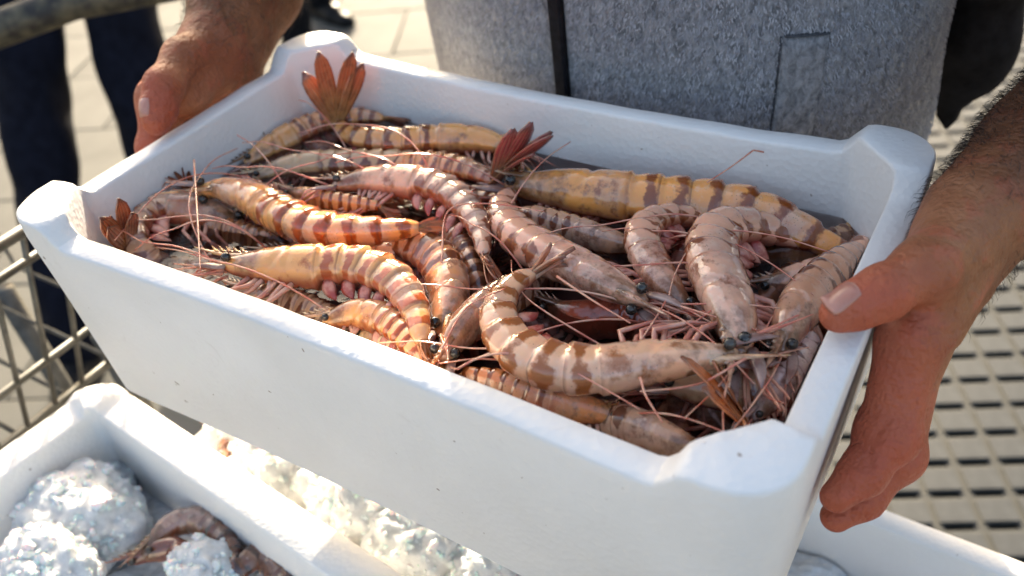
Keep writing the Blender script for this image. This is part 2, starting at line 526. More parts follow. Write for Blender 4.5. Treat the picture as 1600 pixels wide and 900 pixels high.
def build_mat():
    """slotted plastic floor mat, one pad with its dark slot per cell"""
    mat = empty('floor_mat', (0, 0, 0)); tag(mat, kind='structure')
    W, D, T = .068, .064, .045
    base = MB()
    # frame of each cell round its slot (slot at the near edge), with the pit below
    x0, x1, y0, y1 = -.023, .023, -.0285, -.0185
    def frame(mb):
        a = [(-W/2, -D/2, T), (W/2, -D/2, T), (W/2, D/2, T), (-W/2, D/2, T)]
        b = [(x0, y0, T), (x1, y0, T), (x1, y1, T), (x0, y1, T)]
        c = [(x, y, T - .03) for x, y, _ in b]
        V = a + b + c
        F = [(0, 1, 5, 4), (1, 2, 6, 5), (2, 3, 7, 6), (3, 0, 4, 7)]
        F += [(4, 5, 9, 8), (5, 6, 10, 9), (6, 7, 11, 10), (7, 4, 8, 11), (8, 9, 10, 11)]
        return V, F
    V, F = frame(base)
    pads = []
    for k in range(5):
        mb = MB().box((-.0285, -.0165, T + .0002), (.0285, .0285, T + .0042), .0016)
        me = bpy.data.meshes.new('mat_pad')
        n0 = len(mb.V)
        me.from_pydata(list(mb.V) + V, [], list(mb.F) + [tuple(i + n0 for i in f) for f in F])
        for m in (M['pad'], M['mat_base'], M['slot']): me.materials.append(m)
        nf = len(mb.F)
        for i, p in enumerate(me.polygons):
            p.material_index = 0 if i < nf else (1 if i < nf + 4 else 2)
        pads.append(me)
    cnt = 0
    cells = []
    for j in range(-40, 60):
        for i in range(-30, 40):
            u = .770 + .068 * i; v = .823 - .064 * j
            p = GU * u + GV * v
            if p[0] < -.1 + 0 or p[0] > 1.6 or p[1] < -.2 or p[1] > 3.2: continue
            cells.append((math.hypot(p[0] - .32, p[1] - 1.0), u, v))
    cells.sort()
    rest = MB()
    for k, (_, u, v) in enumerate(cells):
        p = GU * u + GV * v
        if k < 280:
            o = bpy.data.objects.new('mat_cell', pads[k % 5]); C.objects.link(o); o.parent = mat
            o.location = (p[0], p[1], 0); o.rotation_euler = (0, 0, YAW)
        else:
            q = [(p[0] + x * GU[0] + y * GV[0], p[1] + x * GU[1] + y * GV[1], z) for x, y, z in V]
            rest.add(q, F)
            h = T + .0042
            q = [(p[0] + x * GU[0] + y * GV[0], p[1] + x * GU[1] + y * GV[1], z) for x, y, z in
                 [(-.0285, -.0165, T), (.0285, -.0165, T), (.0285, .0285, T), (-.0285, .0285, T), (-.0275, -.0155, h), (.0275, -.0155, h), (.0275, .0275, h), (-.0275, .0275, h)]]
            rest.add(q, [(4, 5, 6, 7), (0, 1, 5, 4), (1, 2, 6, 5), (2, 3, 7, 6), (3, 0, 4, 7)])
    o = rest.build('mat_cells', [M['mat_base'], M['pad'], M['slot']], mat, smooth=False); tag(o, kind='stuff')
    mi = []
    for _ in range(len(cells) - 280): mi += [0] * 4 + [2] * 5 + [1] * 5
    o.data.polygons.foreach_set('material_index', mi)
build_mat()

# ---------------------------------------------------------------- polystyrene boxes
def foam_box(label, loc, rz, a, b, H, t, post=.012, postlen=.046, bow=(0, 0), R=.024, draft=.007, cham=None, dents=0):
    root = empty('polystyrene_box', loc, label, 'box')
    root.rotation_euler = (0, 0, rz)
    # outer outline, counter-clockwise from the front left
    out = []
    def seg(p, q, n):
        for t_ in np.linspace(0, 1, n, endpoint=False): out.append((p[0] + (q[0] - p[0]) * t_, p[1] + (q[1] - p[1]) * t_))
    def arc(cx, cy, a0, n):
        for k in range(n):
            w = a0 + PI / 2 * k / n
            out.append((cx + R * math.cos(w), cy + R * math.sin(w)))
    seg((-a + R, -b), (a - R, -b), 90); arc(a - R, -b + R, -PI / 2, 16)
    seg((a, -b + R), (a, b - R), 60); arc(a - R, b - R, 0, 16)
    seg((a - R, b), (-a + R, b), 90); arc(-a + R, b - R, PI / 2, 16)
    seg((-a, b - R), (-a, -b + R), 60); arc(-a + R, -b + R, PI, 16)
    P = np.array(out); N = len(P)
    Tn = np.roll(P, -1, 0) - np.roll(P, 1, 0); Tn /= np.linalg.norm(Tn, axis=1)[:, None]
    Nn = np.stack([Tn[:, 1], -Tn[:, 0]], 1)
    def bowed(Q):
        Q = Q.copy()
        m = np.clip(1 - (Q[:, 0] / (a * .81)) ** 2, 0, 1)
        f = np.clip(np.abs(Q[:, 1]) / b, 0, 1) ** 3
        Q[:, 1] += np.where(Q[:, 1] < 0, bow[0], -bow[1]) * m * f
        return Q
    def inset(dist, chamfer=True):
        Q = P - Nn * dist
        if chamfer and cham is not None:
            c = cham - (dist - t) * 1.2
            s = np.abs(Q).sum(1); ex = np.maximum(s - c, 0) / 2
            Q = Q - np.sign(Q) * ex[:, None]
        return bowed(Q)
    dx = a - np.abs(P[:, 0]); dy = b - np.abs(P[:, 1])
    hp = post * np.clip((postlen - np.maximum(dx, dy)) / .0105, 0, 1)
    if dents:
        ph = rng.uniform(0, 6, 6)
        s_ = np.linspace(0, 2 * PI, N, endpoint=False)
        wob = sum(np.sin(s_ * (5 + 7 * k) + ph[k]) for k in range(6)) * .00010
    else: wob = np.zeros(N)
    rings = [(inset(draft * 1.0 + .006, False), -H + np.zeros(N)), (inset(draft, False), -H + .006 + np.zeros(N)),
             (inset(draft * .35, False), -.035 + np.zeros(N)), (inset(0, False), -.008 + hp * .6),
             (inset(.0002, False), -.0028 + hp + wob), (inset(.0005, False), -.0008 + hp + wob), (inset(.0016, False), hp + wob),
             (inset(t * .5), hp + wob * .6), (inset(t - .0013), hp + wob), (inset(t - .0004), -.0006 + hp + wob), (inset(t), -.0022 + hp),
             (inset(t + .001), -.012 + hp * .3), (inset(t + .004), -.06 + np.zeros(N)), (inset(t + draft), -H + .022 + np.zeros(N)), (inset(t + draft + .007), -H + .015 + np.zeros(N))]
    V = np.concatenate([np.c_[q, z] for q, z in rings])
    body = []; posts = [[] for _ in range(4)]
    inpost = np.maximum(dx, dy) < postlen
    quad = (P[:, 0] > 0).astype(int) + 2 * (P[:, 1] > 0).astype(int)
    for r in range(len(rings) - 1):
        for i in range(N):
            j = (i + 1) % N
            f = (r * N + i, r * N + j, (r + 1) * N + j, (r + 1) * N + i)
            (posts[quad[i]] if (post > 0 and 2 <= r <= 11 and inpost[i] and inpost[j]) else body).append(f)
    body.append(tuple(range(N))[::-1]); body.append(tuple((len(rings) - 1) * N + i for i in range(N)))
    def sub(name, F):
        ids = sorted({i for f in F for i in f}); mp = {k: n for n, k in enumerate(ids)}
        return mesh_obj(name, V[ids], [tuple(mp[i] for i in f) for f in F], M['foam'], root)
    shell = sub('shell', body)
    for p in posts:
        if p: sub('corner_post', p)
    return root

held = foam_box('white polystyrene box full of prawns held up in two hands', up((0, 0, 0)), 0, .21, .125, .126, .0145, bow=(.0045, .008), cham=.281, dents=1)

# ---------------------------------------------------------------- prawns
TINT = dict(
    amber=((0.7477, 0.3205, 0.1024), (0.1656, 0.0373, 0.0061), (.46, .12, .05)),
    rose=((0.7477, 0.3205, 0.1229), (0.1822, 0.0373, 0.0078), (.40, .055, .06)),
    yellow=((0.8441, 0.3561, 0.1024), (0.2484, 0.0547, 0.0078), (.46, .12, .05)),
    grey=((0.6512, 0.3561, 0.2116), (0.1572, 0.0489, 0.0216), (.46, .12, .05)),
    pink=((0.8800, 0.4896, 0.3006), (0.2568, 0.0660, 0.0216), (.46, .12, .05)),
    orange=((0.8800, 0.4096, 0.1229), (0.3974, 0.0690, 0.0078), (.60, .13, .02)),
    cream=((0.8800, 0.5163, 0.2595), (0.3478, 0.0977, 0.0151), (.46, .12, .05)),
    brown=((0.4582, 0.1958, 0.0820), (0.1159, 0.0316, 0.0096), (.46, .12, .05)),
    dark=((0.1663, 0.0636, 0.0289), (0.0432, 0.0119, 0.0048), (0.2000, 0.0499, 0.0179)),
    red=((0.4823, 0.1246, 0.0683), (0.1490, 0.0230, 0.0122), (.46, .12, .05)),
    blue=((0.6030, 0.3916, 0.3277), (0.1656, 0.0690, 0.0519), (.46, .12, .05)),
)
S_PROF = [0, .03, .08, .15, .24, .32, .375, .385, .47, .56, .65, .74, .82, .90, .96, 1.0]
R_PROF = [.20, .40, .58, .78, .93, 1.0, 1.0, .96, .97, .95, .90, .82, .70, .56, .44, .25]
SEGS = [.375, .455, .535, .62, .705, .79, .87, 1.0]
M_RING, N_TH = 96, 22

def frames(Cn, ang):
    T = np.gradient(Cn, axis=0); T /= np.linalg.norm(T, axis=1)[:, None]
    Z = np.array([0, 0, 1.0])
    D = []
    for t in T:
        left = np.cross(Z, t); left /= np.linalg.norm(left) + 1e-9
        upv = np.cross(t, left)
        D.append(left * math.cos(ang) + upv * math.sin(ang))
    D = np.array(D); B = np.cross(T, D)
    return T, D, B

base_mesh_obj = mesh_obj
def prawn(label, pts, hw, ang, tint, fan_tip=None, ext=None, legs=0, ants=(), group=None, name='tiger_prawn', detail=True, zoff=0):
    ext = ext or ''
    pts = [np.array(p) / 1000 for p in pts]; hw /= 1000
    L = sum(np.linalg.norm(b - a) for a, b in zip(pts, pts[1:]))
    want = 9.6 * hw
    if L < want:                                        # the hidden rest goes down into the pile
        e, i = (pts[0], pts[1]) if 'H' in ext else (pts[-1], pts[-2])
        dv = e - i; dv[2] = 0; dv /= np.linalg.norm(dv) + 1e-9
        rem = min(want - L, .055)
        new = []
        for k in (1, 2, 3):
            q = e + dv * rem * k / 3 * .75; q[2] = e[2] - rem * .55 * (k / 3) ** 1.3
            q[0] = np.clip(q[0], -.185, .185); q[1] = np.clip(q[1], -.10, .10); new.append(q)
        pts = new[::-1] + pts if 'H' in ext else pts + new
    org = pts[len(pts) // 2].copy()
    Cn = catmull(pts, M_RING) - org
    L = np.linalg.norm(np.diff(Cn, axis=0), axis=1).sum()
    T, D, B = frames(Cn, math.radians(ang))
    s = np.linspace(0, 1, M_RING)
    R = hw * 1.06 * np.interp(s, S_PROF, R_PROF)
    for a, b in zip(SEGS, SEGS[1:]):                   # overlapping shell plates
        m = (s >= a) & (s < b); t = (s[m] - a) / (b - a)
        R[m] *= .865 + .185 * np.minimum(t * 1.2, 1) ** .6 - .02 * (t > .92)
    root = empty(name, up(org), label, 'prawn', group)
    inbox = group is not None
    def mesh_obj(nm, V, F, m, par, **kw):
        V = np.array(V, float)
        if inbox:
            W = V + org; low = W[:, 2] < -.001
            W[low, 0] = np.clip(W[low, 0], -.1915 + W[low, 2] * -.05, .1915 - W[low, 2] * -.05); W[low, 1] = np.clip(W[low, 1], -.1035, .1035)
            W[:, 2] = np.maximum(W[:, 2], -.105)
            V = W - org
        return base_mesh_obj(nm, V, F, m, par, **kw)
    tn = TINT[tint]
    jit = [float(np.clip(rng.normal(1, .06), .85, 1.15)) for _ in range(3)]
    props = dict(shell_tint=[c * j for c, j in zip(tn[0], jit)], band_tint=list(tn[1]), fan_tint=list(tn[2]), spotty=dict(pink=1.0, grey=.9, blue=.9, cream=.45, brown=.6).get(tint, .25))
    def dress(o):
        for k, v in props.items(): o[k] = v
        return o
    V = np.empty((M_RING, N_TH, 3)); UV = np.empty((M_RING, N_TH, 2))
    wob = rng.normal(0, .010, (M_RING, N_TH))
    for k in range(N_TH):
        th = 2 * PI * k / N_TH                           # 0 = belly, pi = back
        c, sn = -math.cos(th), math.sin(th)
        carp = s < .375
        rd = np.where(carp, (1.0 if c > 0 else .86), (1.0 if c > 0 else .68))
        gv = 1 - .10 * np.exp(-((s - .205 - .05 * c) / .011) ** 2) - .07 * np.exp(-((s - .30 + .035 * sn * sn) / .010) ** 2) * (c < .5) + .05 * np.exp(-((s - .366) / .008) ** 2)
        rb = np.where(carp, .80, .82) * (1.0 if c > 0 else 1.0)
        ridge = np.where(~carp, .05, .02) * max(0, c) ** 12
        V[:, k] = Cn + D * (R * gv * (rd * c + ridge))[:, None] + B * (R * gv * rb * sn * (1 + .10 * (c < 0) * (~carp)))[:, None]
        V[:, k] *= 1.0
        UV[:, k, 0] = s; UV[:, k, 1] = k / N_TH
    V += wob[:, :, None] * hw * .25 * (V - Cn[:, None]) / hw
    mb = MB()
    F = []
    for i in range(M_RING - 1):
        for k in range(N_TH):
            F.append((i * N_TH + k, i * N_TH + (k + 1) % N_TH, (i + 1) * N_TH + (k + 1) % N_TH, (i + 1) * N_TH + k))
    F.append(tuple(range(N_TH))[::-1]); F.append(tuple((M_RING - 1) * N_TH + k for k in range(N_TH)))
    mb.add(V.reshape(-1, 3), F, UV.reshape(-1, 2))
    # rostrum, toothed and slightly upcurved
    h0 = Cn[8] + D[8] * R[8] * .78
    rl = hw * 2.6
    path = [h0, h0 - T[0] * rl * .45 + D[0] * hw * .02, h0 - T[0] * rl + D[0] * hw * .30]
    pv, pf, puv = tube(catmull(path, 9), np.interp(np.linspace(0, 1, 9), [0, .3, 1], [hw * .26, hw * .17, hw * .02]), 6, True, .5)
    mb.add(pv, pf, [(0.05 + .1 * u, .5) for u, _ in puv])
    for q in range(5):
        b0 = h0 - T[0] * rl * (.05 + .13 * q) + D[0] * hw * .16
        mb.add([b0 + T[0] * hw * .15, b0 - T[0] * hw * .15, b0 - T[0] * hw * .28 + D[0] * hw * .24, b0 + B[0] * hw * .05], [(0, 1, 2), (1, 3, 2), (3, 0, 2)], [(.06, .5)] * 4)
    dress(mesh_obj('body', mb.V, mb.F, M['prawn'], root, uv=mb.UV))
    side = 1.0 if B[M_RING // 4][2] > 0 else -1.0        # the flank that faces up
    # eyes on short stalks
    for sd in (-1, 1):
        e = Cn[3] + D[3] * hw * .30 + B[3] * sd * hw * .43 - T[3] * hw * .10
        bm = bmesh.new(); bmesh.ops.create_icosphere(bm, subdivisions=2, radius=hw * .225)
        ev = [np.array(v.co) + e for v in bm.verts]; ef = [[v.index for v in f.verts] for f in bm.faces]; bm.free()
        mesh_obj('eye', ev, ef, M['eye'], root)
    # tail fan
    end = Cn[-1]; dirv = T[-1].copy()
    fl = hw * 2.6
    if fan_tip is not None:
        fv = np.array(fan_tip) / 1000 - org - Cn[-3]; fl = max(np.linalg.norm(fv), hw * 1.5); dirv = fv / np.linalg.norm(fv)
    if detail or fan_tip is not None:
        bl = B[-1] - dirv * B[-1].dot(dirv); bl /= np.linalg.norm(bl) + 1e-9
        nl = np.cross(dirv, bl)
        fm = MB()
        spr = rng.uniform(.30, .62); fw = rng.uniform(.6, .85)
        if 'W' in ext: spr, fw = .72, .80
        for a_, ln, wd, off in ((-34, .86, .27, -.1), (-15, 1.0, .27, -.03), (0, .82, .18, .12), (16, .98, .27, -.04), (36, .84, .27, -.12)):
            a0_ = a_ != 0
            a_ = a_ * spr + rng.normal(0, 4); ln *= rng.uniform(.85, 1.05); wd *= fw
            w = math.radians(a_ + rng.normal(0, 3)); dv = dirv * math.cos(w) + bl * math.sin(w)
            pv_ = -dirv * math.sin(w) + bl * math.cos(w)
            LV = []; LU = []; LF = []
            curl = rng.normal(.0, .13)
            for i in range(9):
                t = i / 8
                width = fl * wd * .50 * ((.30 + .70 * math.sin(PI / 2 * min(1, t / .68))) * math.sqrt(max(.02, 1 - max(0, (t - .66) / .345) ** 2)) if a0_ else (1 - .82 * t))
                cen = Cn[-3] + dv * fl * ln * t + nl * (off * hw + fl * curl * t * t)
                for k in range(5):
                    q = (k / 4 - .5) * 2
                    LV.append(cen + pv_ * width * q + nl * (hw * .10 * (1 - q * q)) ); LU.append((t, k / 4))
                for k in range(4, -1, -1):
                    q = (k / 4 - .5) * 2
                    LV.append(cen + pv_ * width * q * .98 + nl * (hw * .10 * (1 - q * q) - hw * .07)); LU.append((t, k / 4))
            for i in range(8):
                for k in range(10):
                    LF.append((i * 10 + k, i * 10 + (k + 1) % 10, (i + 1) * 10 + (k + 1) % 10, (i + 1) * 10 + k))
            LF.append(tuple(range(80, 90))); LF.append(tuple(range(10))[::-1])
            fm.add(LV, LF, LU)
        dress(mesh_obj('tail_fan', fm.V, fm.F, M['fan'], root, uv=fm.UV))
    # swimmerets under the tail, on the flank in view
    if detail:
        for q in range(5):
            i = int((.42 + .085 * q) * (M_RING - 1))
            b0 = Cn[i] - D[i] * R[i] * .55 + B[i] * side * R[i] * .40
            tip = b0 - D[i] * hw * rng.uniform(.75, .95) + T[i] * hw * rng.uniform(.35, .6) + B[i] * side * hw * .12
            p = catmull([b0, b0 * .5 + tip * .5 - T[i] * hw * .1, tip], 7)
            pv, pf, puv = tube(p, np.array([.20, .27, .30, .28, .22, .13, .03]) * hw, 6, True, .45)
            mesh_obj('swimmeret', pv, pf, M['swim'], root)
    # walking legs
    nleg = max(legs + 2, 4) if group == 'prawns in the held box' else legs
    for q in range(nleg):
        i = int((.12 + .22 * q / (nleg + 1)) * (M_RING - 1))
        b0 = Cn[i] - D[i] * R[i] * .72 + B[i] * side * R[i] * .35
        bend = rng.uniform(-.3, .5)
        k1 = b0 - D[i] * hw * rng.uniform(.7, 1.2) - T[i] * hw * rng.uniform(-.1, .6) + np.array([0, 0, hw * rng.uniform(.2, .6)])
        k2 = k1 - D[i] * hw * rng.uniform(.2, .9) - T[i] * hw * rng.uniform(.6, 1.5) + B[i] * side * hw * bend * .4
        k3 = k2 + D[i] * hw * rng.uniform(-.4, .5) - T[i] * hw * rng.uniform(.5, 1.0) - np.array([0, 0, hw * .2])
        p = np.concatenate([np.linspace(b0, k1, 4), np.linspace(k1, k2, 5)[1:], np.linspace(k2, k3, 4)[1:]])
        pv, pf, _ = tube(p, np.interp(np.linspace(0, 1, len(p)), [0, .5, 1], [.125, .095, .04]) * hw, 5)
        mesh_obj('leg', pv, pf, M['leg'], root)
    # head: antennal scales and short pink feelers
    if detail:
        for sd in (-1, 1):
            b0 = Cn[2] + B[2] * sd * hw * .32 - D[2] * hw * .12
            tip = b0 - T[0] * hw * 1.7 + B[0] * sd * hw * .12 + D[0] * hw * .05
            pv, pf, _ = tube(catmull([b0, b0 * .45 + tip * .55 + B[0] * sd * hw * .1, tip], 7), np.array([.14, .20, .22, .21, .17, .11, .02]) * hw, 7, True, .35)
            mesh_obj('head_scale', pv, pf, M['scale'], root)
        for q in range(9):
            sd = -1 if q % 2 else 1
            b0 = Cn[1] + B[1] * sd * hw * .2 - D[1] * hw * rng.uniform(.1, .45)
            a1 = b0 - T[0] * hw * rng.uniform(.9, 1.5) + B[0] * sd * hw * rng.uniform(0, .5) - D[0] * hw * rng.uniform(-.2, .6)
            a2 = a1 - T[0] * hw * rng.uniform(.6, 1.8) + B[0] * sd * hw * rng.uniform(-.3, .9) - D[0] * hw * rng.uniform(-.5, 1.2)
            pv, pf, _ = tube(catmull([b0, a1, a2], 10), np.linspace(.075, .022, 10) * hw, 5)
            mesh_obj('feeler', pv, pf, M['feeler'], root)
    if detail and not ext and group == 'prawns in the held box':
        b0 = Cn[0] + org
        for q in range(1 + int(rng.random() < .4)):
            w = math.atan2(-T[0][1], -T[0][0]) + rng.uniform(-.5, .5); cv = rng.uniform(-1.0, 1.0) * 14
            ln = rng.uniform(.07, .15); p = b0.copy(); path = [p * 1000]
            for k in range(6):
                p = p + np.array([math.cos(w), math.sin(w), 0]) * ln / 6; w += cv * ln / 6
                zt = -.010 + .004 * math.sin(k * 1.3 + q) - .012 * (k == 5)
                p[2] += (zt - p[2]) * .6
                if abs(p[0]) > .183 or abs(p[1]) > .100: break
                path.append(p * 1000)
            if len(path) > 2: ants = tuple(ants) + (path,)
    for a in ants:
        p = catmull([np.array(q) / 1000 - org for q in a], 26)
        pv, pf, _ = tube(p, np.linspace(.00062, .0003, 26), 5)
        mesh_obj('antenna', pv, pf, M['feeler'], root)
    return root

